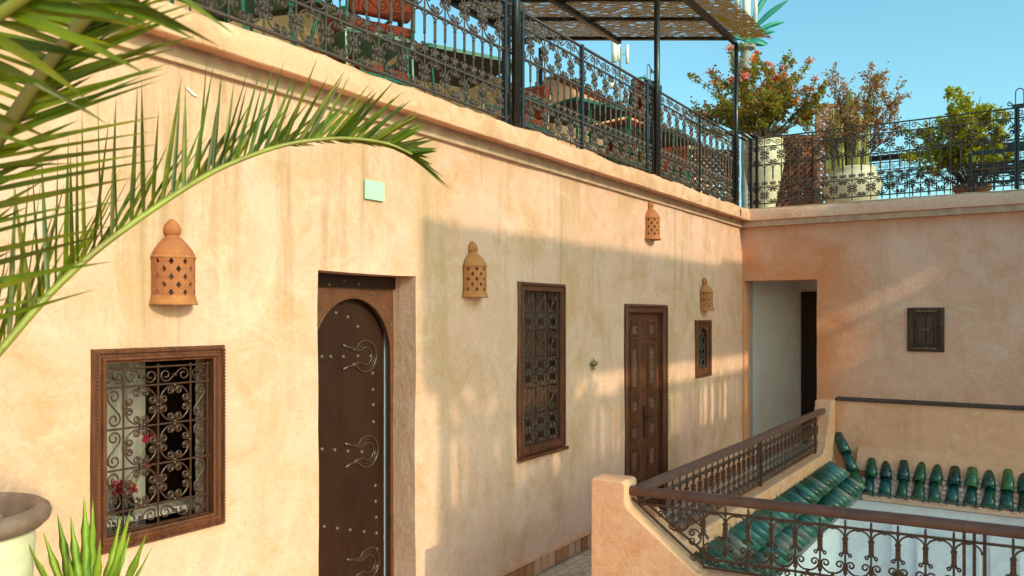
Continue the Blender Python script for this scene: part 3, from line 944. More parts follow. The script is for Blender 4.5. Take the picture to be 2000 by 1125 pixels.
# ---- white courtyard faces under the little roofs
wh = thing('courtyard_house', 'bluish white courtyard wall with shallow panel mouldings below the green tiled eaves', 'building', (7.5, 1.4, -3.6))
g = MB()
g.box(3.62, 7.58, 1.50, 1.54, -3.6, .40); g.box(3.75, 3.79, -6.0, 1.40, -3.6, -.05)  # second box: unseen white face added to bounce light across the courtyard
g.box(7.54, 7.58, -6.0, 1.50, -3.6, .40)
g.build('wall', M['white'], wh)
for y in (1.02, .30, -.55, -1.5):
    MB().box(7.505, 7.54, y - .06, y + .06, -3.6, .16).build('pilaster', M['white'], wh)
for y0, y1 in ((.42, .90), (-.43, .18), (-1.38, -.67)):
    f = frame(y0, y1, -2.6, -.02, [(0, 0), (0, .018), (.02, .026), (.045, .018), (.05, 0)], 0)
    f.v = [(7.54 + y, x, z) for x, y, z in f.v]
    f.build('moulding', M['white'], wh)
MB().box(7.47, 7.54, -6, 1.47, .16, .22).build('eave_moulding', M['white'], wh)
MB().box(3.62, 7.47, 1.43, 1.50, .16, .22).build('eave_moulding', M['white'], wh)
lp = thing('wall_lamp', 'grey lantern on the white courtyard wall, seen through the near railing', 'lamp', (7.46, 1.02, -.55))
MB().tube([(7.505, 1.02, -.30), (7.44, 1.02, -.28), (7.43, 1.02, -.34)], .008, 6).build('bracket', M['iron_black'], lp)
MB().lathe([(.0, -.26), (.03, -.25), (.055, -.10), (.062, -.09), (.04, -.03), (.012, .0), (.0, .0)], 8, c=(7.43, 1.02, -.32)).build('lamp_body', M['wood_grey'], lp)

# ---- green glazed tile roofs
def cover_tile(L=.178, r0=.051, r1=.036, th=.008, n=8):
    mb = MB()
    for (y, r) in ((0, r0), (L, r1)):
        for rr in (r, r - th):
            for k in range(n + 1):
                a = PI * k / n
                mb.v.append((rr * math.cos(a), y, rr * math.sin(a) * .92))
    m = n + 1
    for k in range(n):
        mb.f.append((k, k + 1, 2 * m + k + 1, 2 * m + k))
        mb.f.append((m + k, 3 * m + k, 3 * m + k + 1, m + k + 1))
        mb.f.append((k, m + k, m + k + 1, k + 1))
        mb.f.append((2 * m + k, 2 * m + k + 1, 3 * m + k + 1, 3 * m + k))
    mb.f += [(0, 2 * m, 3 * m, m), (n, m + n, 3 * m + n, 2 * m + n)]
    return mb.mesh('tile', M['tile_a'], True)
ct = cover_tile()
greens = [M['tile_a'], M['tile_a'], M['tile_b'], M['tile_c'], M['tile_c']]
r1 = thing('tiled_eave', 'faded green ribbed tile eave along the low parapet, seen edge-on through the near railing', 'roof', (3.6, 1.55, .3))
slope1 = math.atan2(.20, .25)
MB().prism([(1.555, .50), (1.305, .30), (1.305, .262), (1.555, .40)], lambda u, v, d: (d, u, v), 3.62, 7.35).build('plaster_bed', M['tile_d'], r1)
sl = math.hypot(.2, .25)
x = 3.70
while x < 7.33:
    for k, q in enumerate((-.012, .140)):
        inst('tile', ct, r1, (x - 3.6 + rnd.uniform(-.004, .004), 1.305 + .25 / sl * q - 1.55, .30 + .2 / sl * q + .012 - .3 + k * .010),
             (slope1 + rnd.uniform(-.05, .05), rnd.uniform(-.08, .08), rnd.uniform(-.05, .05)), (.66, 1.05, 1.75), rnd.choice((M['tile_d'], M['tile_e'], M['tile_e'], M['tile_a'])))
    x += .124
r2 = thing('tiled_eave', 'dark green glazed tile eave in two courses at the foot of the end parapet', 'roof', (7.6, .0, .3))
slope2 = math.atan2(.29, .255)
sl2 = math.hypot(.29, .255)
MB().prism([(7.60, .60), (7.335, .295), (7.335, .255), (7.60, .42)], lambda u, v, d: (u, d, v), 1.28, -6.0).build('plaster_bed', M['plaster'], r2)
MB().prism([(7.59, .67), (7.535, .60), (7.49, .475), (7.60, .50)], lambda u, v, d: (u, d, v), 1.36, -6.0).build('plaster_fillet', M['plaster_orange'], r2)
y = 1.235
while y > -3.0:
    for k, q in enumerate((-.012, .145)):
        inst('tile', ct, r2, (7.335 + .255 / sl2 * q - 7.6, y + rnd.uniform(-.005, .005), .295 + .29 / sl2 * q + .010 - .3 + k * .012),
             (slope2 + rnd.uniform(-.07, .07), rnd.uniform(-.09, .09), -PI / 2 + rnd.uniform(-.08, .08)), (rnd.uniform(.92, 1.08), rnd.uniform(.96, 1.08), rnd.uniform(.95, 1.12)), rnd.choice(greens))
    y -= .1235
g = MB()
lump = random.Random(5)
y = 1.175
while y > -3.0:
    for q in range(9):
        t_ = q / 8 * sl2 * .96
        c = Vector((7.335 + .255 / sl2 * t_, y + lump.uniform(-.008, .008), .295 + .29 / sl2 * t_ + .004))
        r_ = lump.uniform(.018, .028)
        g.lathe([(r_, -.01), (r_ * .8, r_ * .35), (r_ * .35, r_ * .62), (0, r_ * .68)], 6, c=c)
    y -= .1235
ob = g.build('mortar', M['plaster'], r2, True); ob['kind'] = 'stuff'
pan = cover_tile(.10, .05, .046, .008, 6)
y = 1.175
while y > -3.0:
    inst('pan_tile', pan, r2, (7.335 - .016 - 7.6, y, .295 + .030 - .3), (slope2, PI, -PI / 2), (.8, .8, .38), M['tile_c'])
    y -= .1235
hip0, hip1 = Vector((7.325, 1.295, .30)), Vector((7.60, 1.545, .73))
hd = (hip1 - hip0)
az = math.atan2(hd.y, hd.x) - PI / 2
el = math.atan2(hd.z, math.hypot(hd.x, hd.y))
for k in range(3):
    p = hip0 + hd.normalized() * (k * .175 - .01) + Vector((0, 0, .03 + k * .008))
    inst('hip_tile', ct, r2, p - Vector((7.6, 0, .3)), (el, 0, az), (1.1, 1.12, 1.15), (M['tile_b'], M['tile_c'], M['tile_a'])[k])

# ------------------------------------------------------------------ gallery railings (brown gloss iron)
def gal_parts():
    mb = MB()
    mb.tube([(0, 0, .655), (0, 0, .945)], .0048, 5)
    mb.box(-.0095, .0095, -.0095, .0095, .806, .868)
    mb.box(-.0115, .0115, -.0115, .0115, .862, .870); mb.box(-.0115, .0115, -.0115, .0115, .806, .813)
    for s in (-1, 1): mb.tube([(x + s * .006, 0, z) for x, z in [(0, .812), (s * .004, .800)] + curl((s * .011, .796), .0085, PI / 2 + s * .6, 1.0, s < 0, .35, 9)], .0036, 4)
    collar(mb, 0, .728, .016, .018); collar(mb, 0, .912, .013, .016)
    bal = mb.mesh('baluster', M['iron_brown'])
    ar = [(.047 * math.cos(PI * i / 12), .868 + .040 * math.sin(PI * i / 12)) for i in range(13)]
    mb = iron([ar], .0042, 5)
    collar(mb, 0, .908, .014, .012)
    arch_me = mb.mesh('arch', M['iron_brown'])
    mb = MB()
    iron([c_scroll(PI + .10, 2 * PI - .10, .046, .043, .0175, 1.15)], .0042, 5, mb=mb, off=(0, .757))
    collar(mb, 0, .712, .013, .012)
    sc_me = mb.mesh('scroll', M['iron_brown'])
    mb = MB()
    iron([curl((s * .016, .683), .013, PI / 2 - s * PI * .5 + PI * (s < 0) * 0, 1.1, s > 0, .35, 9) for s in (-1, 1)], .0036, 4, mb=mb)
    mb.box(-.02, .02, -.003, .003, .692, .696)
    return bal, (arch_me, sc_me, mb.mesh('foot_curl', M['iron_brown']))
gbal, gscr = gal_parts()
def gallery_rail(root, x0, x1, h0, h1, posts, slope, pw=.015):
    """handrail h0..h1, ironwork x0..x1"""
    g = MB()
    n = 14
    pr = [(.023, -.020), (.027, -.008), (.027, .008), (.021, .018), (.010, .023), (-.010, .023), (-.021, .018), (-.027, .008), (-.027, -.008), (-.023, -.020)]
    ln = [(h0 + (h1 - h0) * i / n) for i in range(n + 1)]
    for x in ln:
        wob = noise.noise(Vector((x * 1.7, 1.3, root.location.x))) * .005
        for y, z in pr: g.v.append((x, y + wob, .972 + z + wob * .6))
    m = len(pr)
    for i in range(n):
        for k in range(m): g.f.append((i * m + k, i * m + (k + 1) % m, (i + 1) * m + (k + 1) % m, (i + 1) * m + k))
    g.f += [tuple(range(m)), tuple(reversed([n * m + k for k in range(m)]))]
    o = link('handrail', g.mesh('handrail', M['handrail'], True), root, False)
    bevel(o, .004, 1)
    for z, w in ((.914, .012), (.70, .011), (.660, .016)):
        link('rail', MB().box(x0 if z < .9 else max(h0, x0 - .30 * slope), x1, -w * .5, w * .5, z - .0045, z + .0045).mesh('rail', M['iron_brown']), root, False)
    x = x0
    k = 0
    while x < x1 + .01:
        if pw < .01 and 1.37 < x < 1.49:
            x += .1
            continue
        inst('baluster', gbal, root, (x, 0, 0), (0, 0, 0), (1, 1, 1))
        if x + .1 < x1 + .02:
            for nm, me in zip(('arch', 'scroll', 'foot_curl'), gscr): inst(nm, me, root, (x + .05, 0, 0))
        x += .1
    for x in posts:
        link('post', MB().box(x - pw, x + pw, -min(pw, .011), min(pw, .011), .64, .948).mesh('post', M['iron_brown']), root, False)
rail2 = thing('iron_railing', 'near brown iron railing with wrapped balusters and a glossy handrail, right foreground', 'railing', (3.535, 1.655, 0), R2)
gallery_rail(rail2, .36, 4.3, -.05, 4.4, (1.395, 1.43, 1.465, 2.7), 1, .006)
for a, c in (((.02, .935), (.36, .668)), ((.055, .945), (.40, .700))):
    link('slanted_bar', MB().tube([(a[0], 0, a[1]), (c[0], 0, c[1])], .006, 5).mesh('slanted_bar', M['iron_brown']), rail2, False)
for ln in (iron([c_scroll(-2.3, 1.2, .055, .045, .018)], .0042, 5, off=(.24, .852)), iron([c_scroll(-1.9, 1.9, .034, .036, .016)], .0042, 5, off=(.315, .79)),
           iron([s_scroll(.06, .017)], .004, 5, off=(.325, .86)), iron([curl((.16, .875), .018, 0, 1.2, True)], .004, 5), iron([curl((.315, .70), .018, 0, 1.3, False)], .004, 5)):
    link('scroll', ln.mesh('scroll', M['iron_brown']), rail2, False)
rail1 = thing('iron_railing', 'brown iron railing with a wide worn handrail running along the walkway', 'railing', (3.54, 1.62, 0), 0)
gallery_rail(rail1, .36, 3.70, .03, 3.93, (2.02, 3.60), 1)
for a, c in (((.03, .935), (.36, .668)), ((3.70, .69), (3.90, .95))):
    link('slanted_bar', MB().tube([(a[0], 0, a[1]), (c[0], 0, c[1])], .006, 5).mesh('slanted_bar', M['iron_brown']), rail1, False)
0 and link('joint_plate', MB().box(1.055, 1.068, -.037, .037, .942, 1.005).mesh('joint_plate', M['wood_grey']), rail1, False)

# ------------------------------------------------------------------ terrace railings (dark iron)
MW = .19
TZ = [.04, .225, .49, .70, .80]
def ter_parts():
    r = .0049
    mb = MB()
    mb.tube([(0, 0, 0), (0, 0, .80)], .0052, 5)
    for z in (.10, .16, .30, .36, .43, .56, .63):
        mb.lathe([(.005, -.011), (.0098, 0), (.005, .011)], 5, c=(0, 0, z))
    mb.tube([(0, 0, .37), (0, 0, .47)], .0085, 5)
    longb = mb.mesh('baluster', M['iron'])
    mb = MB()
    mb.tube([(0, 0, .225), (0, 0, .49)], .0050, 5)
    mb.tube([(0, 0, .34), (0, 0, .44)], .0090, 5)
    for z in (.335, .445): mb.lathe([(.006, -.010), (.0125, 0), (.006, .010)], 5, c=(0, 0, z))
    shortb = mb.mesh('baluster', M['iron'])
    mb = iron(ring_lines(.172, .168, .021), r, 4)
    for q in range(4): collar(mb, .084 * math.cos(q * PI / 2), .080 * math.sin(q * PI / 2), .015, .015)
    low = mb.mesh('scroll', M['iron'])
    mb = iron(ring_lines(.172, .196, .022), r, 4)
    for q in range(4): collar(mb, .084 * math.cos(q * PI / 2), .095 * math.sin(q * PI / 2), .015, .015)
    upp = mb.mesh('scroll', M['iron'])
    mb = iron([s_scroll(.10, .030)], r, 4)
    top = mb.mesh('scroll', M['iron'])
    mb = iron([[(.044 * math.cos(PI * i / 10), .44 + .042 * math.sin(PI * i / 10)) for i in range(11)]], r, 4)
    mid = mb.mesh('arch', M['iron'])
    mb = iron([c_scroll(PI + .1, 2 * PI - .1, .040, .036, .015)], r, 4, off=(0, .275))
    low2 = mb.mesh('scroll', M['iron'])
    return longb, shortb, low, upp, top, mid, low2
TP = ter_parts()
def terrace_rail(root, L, posts, skip=()):
    for z, w in zip(TZ, (.020, .014, .014, .014, .022)):
        link('rail', MB().box(0, L, -w / 2, w / 2, z - .006, z + .006).mesh('rail', M['iron']), root, False)
    n = int(L / MW)
    for i in range(n + 1):
        x = i * MW
        inst('baluster', TP[0], root, (x, 0, 0))
        if i < n:
            c = x + MW / 2
            inst('baluster', TP[1], root, (c, 0, 0))
            inst('scroll', TP[2], root, (c, 0, (TZ[0] + TZ[1]) / 2))
            inst('scroll', TP[3], root, (c, 0, (TZ[2] + TZ[3]) / 2))
            inst('scroll', TP[4], root, (c, 0, (TZ[3] + TZ[4]) / 2), (0, 0, 0), (1 if i % 2 else -1, 1, 1))
            for sg in (-1, 1):
                inst('arch', TP[5], root, (c + sg * .0475, 0, 0)); inst('scroll', TP[6], root, (c + sg * .0475, 0, 0))
    for x in posts: link('post', MB().box(x - .014, x + .014, -.014, .014, -.01, .815).mesh('post', M['iron_black']), root, False)
tr1 = thing('terrace_railing', 'dark scrolled iron railing along the roof terrace above the long wall', 'railing', (1.70, 2.955, 3.055), 0)
terrace_rail(tr1, 7.60, (2.72, 2.93, 3.78, 4.98, 5.25, 6.3))
tr2 = thing('terrace_railing', 'black scrolled iron railing on the roof terrace above the end wall', 'railing', (9.47, 2.90, 3.06), -PI / 2)
terrace_rail(tr2, 6.0, (.03, .10, 2.68, 2.90))
far = thing('terrace_railing', 'farther iron railing with a thick black beam on the back of the end terrace', 'railing', (12.1, 2.15, 3.10), -PI / 2)
terrace_rail(far, 4.6, (0, 1.2, 2.3, 3.4))
link('beam', MB().box(-.4, 4.6, -.03, .03, .83, .90).mesh('beam', M['iron_black']), far, False)
def crest(root, x, w):
    mb = iron([curl((x - .035, .94), .026, 0, 1.3, True), curl((x + .035, .94), .026, PI, 1.3, False)], .005, 4)
    for s in (-1, 1):
        iron([[(x + s * w, .80), (x + s * w, .95)] + [(x + s * (w - .035) + s * .035 * math.cos(a), .95 + .04 * math.sin(a)) for a in [PI * i / 8 for i in range(1, 9)]] + [(x + s * (w - .07), .80)]], .005, 4, mb=mb)
        iron([curl((x + s * (w + .045), .845), .026, PI / 2, 1.2, s < 0)], .005, 4, mb=mb)
    mb.box(x - w - .03, x + w + .03, -.018, .018, .80, .835)
    link('crest', mb.mesh('crest', M['iron_black']), root, False)
    for s in (-1, 1): link('post', MB().box(x + s * w - .011, x + s * w + .011, -.014, .014, 0, .80).mesh('post', M['iron_black']), root, False)
crest(tr1, 5.13, .13)
crest(tr2, 2.79, .13)

# ------------------------------------------------------------------ pergola with reed mat
PZ = 4.90
pg = thing('pergola', 'black metal pergola roofed with a perforated brown reed mat over the roof terrace', 'pergola', (6.5, 3.9, 3.05))
END = lambda y: 9.12 - (y - 2.95) * .655
for x, r in ((4.52, .030), (6.86, .027), (9.12, .024)):
    MB().tube([(x, 2.93, 3.04), (x, 2.93, PZ)], r, 12).build('post', M['iron_black'], pg, True)
    for s in (-1, 1): MB().box(x + s * .052 - .010, x + s * .052 + .010, 2.945, 2.967, 3.05, 3.86 if x > 4.6 else PZ).build('side_post', M['iron_black'], pg)
for x in (3.2, 5.6, 8.05):
    MB().tube([(x, 4.88, 3.04), (x, 4.88, PZ)], .026, 10).build('post', M['iron_black'], pg, True)
for y in (2.95, 4.05, 4.93):
    MB().bar((3.0, y, PZ + .02), (END(y) + .01, y, PZ + .02), .05, .055).build('beam', M['iron_black'], pg)
k = 0
while k < 9:
    dx = [0, .72, 1.35, 2.0, 2.65, 3.3, 3.95, 4.6, 5.3][k]
    MB().bar((END(2.95) - dx, 2.95, PZ + .055), (END(4.93) - dx, 4.93, PZ + .055), .035, .035).build('purlin', M['iron_black'], pg)
    k += 1
g = MB()
nu_, nv_ = 330, 52
for j in range(nv_):
    y0_, y1_ = 2.60 + 2.40 * j / nv_, 2.60 + 2.40 * (j + 1) / nv_
    for i in range(nu_):
        edge = i > nu_ - 4 or j == 0
        if rnd.random() < (.25 if edge else .055) : continue
        f0, f1 = i / nu_, (i + 1) / nu_
        z = PZ + .085 + rnd.uniform(-.0009, .0009) - .02 * math.exp(-((2.6 - y0_) / .2) ** 2)
        pad = rnd.uniform(-.002, .0045)
        xs = [3.3 + (END(y) + .04 - 3.3) * f for y in (y0_, y1_) for f in (f0, f1)]
        g.add([(xs[0] - .001, y0_ - pad, z), (xs[1] + .002, y0_ - pad, z + .001), (xs[3] + .002, y1_ + pad, z + .001), (xs[2] - .001, y1_ + pad, z)], [(0, 1, 2, 3)])
ob = g.build('reed_mat', M['reed'], pg)
ob['kind'] = 'stuff'

# ------------------------------------------------------------------ terrace walls
tw = thing('terrace_wall', 'ochre terrace back wall topped with curled iron cresting, behind the green tables', 'wall', (5, 5.2, 3.05))
MB().box(-1, 8.21, 5.08, 5.34, 3.05, 4.45).build('wall', M['plaster_terrace'], tw)
cr = iron([s_scroll(.09, .026), curl((.075, .03), .022, PI, 1.2, False)], .006, 4).mesh('cresting', M['iron'])
for i in range(46): inst('cresting', cr, tw, (-3.6 + i * .155, -.02, 1.435))
tw2 = thing('terrace_wall', 'sunlit apricot terrace wall with a clay tile coping, right of the ochre wall', 'wall', (10, 4.95, 3.05))
MB().box(8.23, 13.5, 4.82, 5.07, 3.05, 4.58).build('wall', M['plaster_orange'], tw2)
cp = MB().lathe([(.05, -.06), (.055, .06)], 8, 0, PI).mesh('coping_tile', M['terracotta'], True)
for i in range(44):
    inst('coping_tile', cp, tw2, (-1.72 + i * .12, -.125, 1.53), (PI / 2, 0, 0), (1, 1, 1.7))

# ------------------------------------------------------------------ furniture on the terrace
def make_table(label, x, y, rz, group):
    t = thing('terrace_table', label, 'table', (x, y, 3.05), rz, group)
    s = .40
    link('tabletop', MB().box(-s, s, -s, s, .735, .755).mesh('tabletop', M['table_under']), t, False)
    f = frame(-s - .006, s + .006, -s - .006, s + .006, [(0, -.012), (0, .016), (.03, .016), (.03, -.012)], 0)
    f.v = [(a, c, .746 - b) for a, b, c in f.v]
    link('rim', f.mesh('rim', M['green_metal']), t, False)
    for sx in (-1, 1):
        for sy in (-1, 1):
            link('leg', MB().tube([(sx * .34, sy * .34, 0), (sx * .30, sy * .30, .40), (sx * .36, sy * .36, .735)], .011, 6).mesh('leg', M['green_metal']), t, False)
    return t
tabs = [('dark green table nearest the tall double post, below the reed mat', 5.2, 4.0, -.42), ('dark green table in the middle of the terrace before the sunlit wall', 7.06, 3.86, -.28),
        ('dark green table beside the crested railing post, farthest along the terrace', 8.6, 3.72, .1), ('dark green table at the left end of the terrace among the red cushioned chairs', 3.25, 4.15, .3)]
for lb, x, y, r in tabs: make_table(lb, x, y, r, 'green tables on the roof terrace')
def rounded(w, d, h, r=.03):
    mb = MB().box(-w / 2, w / 2, -d / 2, d / 2, 0, h)
    return mb
def make_chair(label, x, y, rz):
    t = thing('terrace_chair', label, 'chair', (x, y, 3.05), rz, 'cushioned chairs on the roof terrace')
    o = link('seat_cushion', rounded(.44, .44, .07).mesh('seat_cushion', M['cushion']), t, False); o.location = (0, 0, .44); bevel(o, .025, 3)
    o = link('back_cushion', rounded(.40, .07, .34).mesh('back_cushion', M['cushion']), t, False); o.location = (0, .21, .53); o.rotation_euler = (-.16, 0, 0); bevel(o, .03, 3)
    link('seat_frame', MB().box(-.225, .225, -.225, .225, .415, .437).mesh('seat_frame', M['green_metal']), t, False)
    for sx in (-1, 1):
        link('leg', MB().tube([(sx * .21, -.22, 0), (sx * .21, -.20, .42), (sx * .215, -.19, .66)], .011, 6).mesh('leg', M['green_metal']), t, False)
        link('leg', MB().tube([(sx * .21, .25, 0), (sx * .21, .21, .42), (sx * .205, .28, .84)], .011, 6).mesh('leg', M['green_metal']), t, False)
        link('armrest', MB().tube([(sx * .215, -.20, .66), (sx * .225, 0, .67), (sx * .21, .25, .66)], .012, 6).mesh('armrest', M['green_metal']), t, False)
    link('top_bar', MB().tube([(-.205, .28, .84), (-.1, .29, .88), (.1, .29, .88), (.205, .28, .84)], .011, 6).mesh('top_bar', M['green_metal']), t, False)
    return t
for lb, x, y, r in (('red cushioned chair nearest the ledge at the left end of the terrace', 3.72, 3.52, 2.7), ('red cushioned chair seen end-on behind the leftmost railing bars', 2.75, 3.55, 3.4),
                    ('red cushioned chair left of the table by the double post', 4.35, 4.1, 1.4), ('rust red chair between the double post and the middle table', 6.15, 4.0, -1.6),
                    ('dark red chair with a tall back right of the middle table', 8.05, 4.0, -1.7), ('dark red chair at the far end by the lattice screen', 9.2, 3.75, -1.2),
                    ('red cushioned chair in front of the middle table', 6.85, 3.28, 3.0)):
    make_chair(lb, x, y, r)

def pot(name, label, prof, loc, mat, parts=(), group=None, n=28):
    t = thing(name, label, 'pot', loc, 0, group)
    link('pot_body', MB().lathe(prof, n).mesh('pot_body', mat, True), t, False)
    rt, zt = prof[-1]
    link('soil', MB().lathe([(rt * .97, zt - .05), (rt * .4, zt - .035), (0, zt - .03)], n).mesh('soil', M['soil'], True), t, False)
    return t
pot('terracotta_jar', 'big terracotta jar behind the railing near the left table', [(0, 0), (.16, 0), (.25, .2), (.29, .42), (.25, .62), (.17, .74), (.20, .80), (.185, .80), (.15, .73)], (4.42, 4.55, 3.05), M['terracotta'])

# ---- lattice screens
def lattice(label, x0, y0, x1, y1, h, back=False):
    a = Vector((x0, y0, 3.05)); L = (Vector((x1, y1, 3.05)) - a).length
    t = thing('lattice_screen', label, 'screen', a, math.atan2(y1 - y0, x1 - x0))
    s = .085
    for sg in (1, -1):
        c = -h
        while c < L + h:
            # line x - c = sg * z
            za, zb = .03, h - .03
            pa, pb = (c + (za if sg > 0 else h - za), za), (c + (zb if sg > 0 else h - zb), zb)
            (xa, za), (xb, zb) = sorted((pa, pb))
            if xb > .03 and xa < L - .03:
                if xa < .02: za += (zb - za) * (.02 - xa) / (xb - xa); xa = .02
                if xb > L - .02: zb = za + (zb - za) * (L - .02 - xa) / (xb - xa); xb = L - .02
                if xb - xa > .03: link('slat', MB().bar((xa, -.005 * sg, za), (xb, -.005 * sg, zb), .009, .034, Vector((0, 0, 1))).mesh('slat', M['lattice']), t, False)
            c += s * 1.0
    if back: link('back_board', MB().box(0, L, .014, .026, .02, h - .02).mesh('back_board', M['lattice_back']), t, False)
    for bx in ((-.02, .03, 0, h), (L - .03, L + .02, 0, h)): link('side_rail', MB().box(bx[0], bx[1], -.025, .025, bx[2], bx[3]).mesh('side_rail', M['lattice']), t, False)
    for z in (0, h - .05): link('cross_rail', MB().box(.03, L - .03, -.022, .022, z, z + .05).mesh('cross_rail', M['lattice']), t, False)
    return t
qa, qb, qc, qd = cam_pt(1500, 617, 11.1), cam_pt(1592, 617, 11.1), cam_pt(1596, 617, 11.5), cam_pt(1662, 617, 11.5)
lattice('rust brown lattice screen right behind the tall cream jar', qa.x, qa.y, qb.x, qb.y, 1.22, True)
lattice('taller open lattice screen behind the cactus and the squat pot', qc.x, qc.y, qd.x, qd.y, 1.75)
lattice('rust brown lattice screen at the far end of the long terrace', 9.6, 4.6, 10.6, 3.5, .95)

# ---- bushes
def bush(label, loc, R, H, nl, leaf, nleaf, size, seed, cat='shrub', name='shrub', off=(0, 0), flowers=(), lean=0.0, low=.8, second=None):
    r_ = random.Random(seed)
    t = thing(name, label, cat, loc)
    tk, cr = MB(), MB()
    tips = []
    for i in range(nl):
        an = 2 * PI * i / nl + r_.uniform(-.3, .3)
        rr = r_.uniform(.25, 1.0)
        end = Vector((R * rr * math.cos(an) + off[0], R * .8 * rr * math.sin(an) + off[1], H * (1.05 - .55 * rr ** 2) * r_.uniform(low, 1.0)))
        p0 = Vector((r_.uniform(-.03, .03), r_.uniform(-.03, .03), 0))
        midp = p0.lerp(end, .45) + Vector((r_.gauss(0, .05), r_.gauss(0, .05), .02))
        pts = [p0.lerp(midp, q / 3) + Vector((r_.gauss(0, .01), r_.gauss(0, .01), 0)) for q in range(4)] + [midp.lerp(end, q / 4) + Vector((r_.gauss(0, .015), r_.gauss(0, .015), 0)) for q in range(1, 5)]
        tk.tube(pts, [.018, .016, .014, .012, .009, .007, .005, .003], 5)
        for b in range(7):
            q = r_.randint(3, 7)
            s = pts[q]
            d = (end - p0).normalized() + Vector((r_.gauss(0, .7), r_.gauss(0, .7), r_.gauss(.25, .5)))
            e = s + d.normalized() * r_.uniform(.14, .30) * R / .7
            m = s.lerp(e, .5) + Vector((r_.gauss(0, .02), r_.gauss(0, .02), r_.gauss(0, .02)))
            tk.tube([s, m, e], [.005, .0035, .002], 4, False)
            tips.append((s, m, e))
    for k in range(nleaf):
        s, m, e = r_.choice(tips)
        q = r_.random() ** .6
        p = (s.lerp(m, q * 2) if q < .5 else m.lerp(e, q * 2 - 1)) + Vector((r_.gauss(0, .016), r_.gauss(0, .016), r_.gauss(0, .016)))
        d = Vector((r_.gauss(0, 1), r_.gauss(0, 1), r_.gauss(.3, .8))).normalized()
        w = d.orthogonal().normalized()
        w = (Matrix.Rotation(r_.uniform(0, 6.28), 3, d) @ w) * size * r_.uniform(.3, .45)
        ln = d * size * r_.uniform(.8, 1.4)
        fold = d.cross(w).normalized() * size * .12
        cr.add([p, p + ln * .5 + w + fold, p + ln, p + ln * .5 - w + fold], [(0, 1, 2), (0, 2, 3)])
    link('trunk', tk.mesh('trunk', M['bark']), t, False)
    link('crown', cr.mesh('crown', leaf), t, False)
    if second:
        c2 = MB()
        fv = list(cr.f)
        keep = [q for q in range(0, len(fv), 2) if r_.random() < .24]
        for q in keep:
            ids = [fv[q][0], fv[q][1], fv[q][2], fv[q + 1][2]]
            sh = Vector((r_.gauss(0, .03), r_.gauss(0, .03), r_.gauss(.02, .03)))
            c2.add([Vector(cr.v[k]) + sh for k in ids], [(0, 1, 2), (0, 2, 3)])
        link('crown', c2.mesh('crown', second), t, False)
    for mat, cnt, lo in flowers:
        cand = sorted(tips, key=lambda q: q[2].z)
        cand = cand[int(len(cand) * lo):]
        for c in range(cnt):
            e = r_.choice(cand)[2]
            f = MB()
            for k in range(34):
                p = e + Vector((r_.gauss(0, .024), r_.gauss(0, .024), r_.gauss(0, .020)))
                d = Vector((r_.gauss(0, 1), r_.gauss(0, 1), r_.gauss(0, 1))).normalized()
                w = d.orthogonal().normalized() * .010
                f.add([p, p + d * .016 + w * 1.3, p + d * .034, p + d * .016 - w * 1.3], [(0, 1, 2, 3)])
            link('flower_cluster', f.mesh('flower_cluster', mat), t, False)
    return t

# tall jar with bougainvillea
jar = pot('cream_jar', 'tall cream amphora jar with side knobs on the terrace corner', [(0, 0), (.115, 0), (.125, .03), (.155, .2), (.21, .45), (.245, .66), (.25, .76), (.235, .83), (.215, .87), (.235, .91), (.24, .93), (.215, .93), (.2, .88)], (10.2, 2.93, 3.05), M['pot_cream'])
for a in (-2.6, .5): link('knob', MB().lathe([(.03, 0), (.048, .012), (.04, .03), (.02, .032), (0, .02)], 12).mesh('knob', M['pot_cream'], True), jar, False)
for o, a in zip([c for c in COL.objects if c.parent == jar and c.name.startswith('knob')], (-2.75, .4)):
    o.location = (.232 * math.cos(a), .232 * math.sin(a), .78); o.rotation_euler = (0, PI / 2, a)
o = bush('flowering shrub with pink and orange bracts growing in the tall cream jar', (10.2, 2.93, 3.93), .98, 1.0, 28, M['leaf_green'], 11000, .038, 11, flowers=((M['pink'], 26, .62), (M['orange'], 34, .10)), off=(-.02, .08), low=.35, second=M['leaf_rust'])
sq = pot('cream_jar', 'squat wide cream pot below the cactus', [(0, 0), (.2, 0), (.23, .04), (.30, .2), (.345, .36), (.35, .42), (.32, .50), (.27, .54), (.29, .58), (.285, .60), (.25, .60), (.235, .55)], (10.9, 2.03, 3.05), M['pot_cream'])
bush('bronze leaved shrub spreading above the squat cream pot', (10.9, 2.03, 3.62), .82, 1.18, 22, M['leaf_red'], 5200, .034, 23, off=(.04, -.08), low=.55, second=M['leaf_rust'])
ca = thing('cactus', 'cluster of ribbed column cacti in the squat cream pot', 'cactus', (10.9, 2.03, 3.62))
for (dx, dy, h, r, ln) in ((.0, -.02, .98, .042, .02), (-.05, .16, .78, .038, .03), (.08, -.17, .92, .036, -.05), (-.12, .06, .62, .036, .02), (.1, .02, .72, .036, 0), (-.06, -.10, .66, .034, -.03), (-.10, .22, .46, .04, .02)):
    dx -= .16
    mb = MB()
    n, m = 14, 16
    for j in range(n + 1):
        f = j / n
        rr = r * (1 if f < .9 else math.sqrt(max(.02, 1 - ((f - .9) / .1) ** 2)))
        for k in range(m):
            q = rr * (1.0 if k % 2 else .74)
            an = 2 * PI * k / m
            mb.v.append((dx + q * math.cos(an), dy + ln * f + q * math.sin(an), h * f))
    for j in range(n):
        for k in range(m): mb.f.append((j * m + k, j * m + (k + 1) % m, (j + 1) * m + (k + 1) % m, (j + 1) * m + k))
    mb.f.append(tuple(n * m + k for k in range(m)))
    link('column', mb.mesh('column', M['cactus']), ca, False)
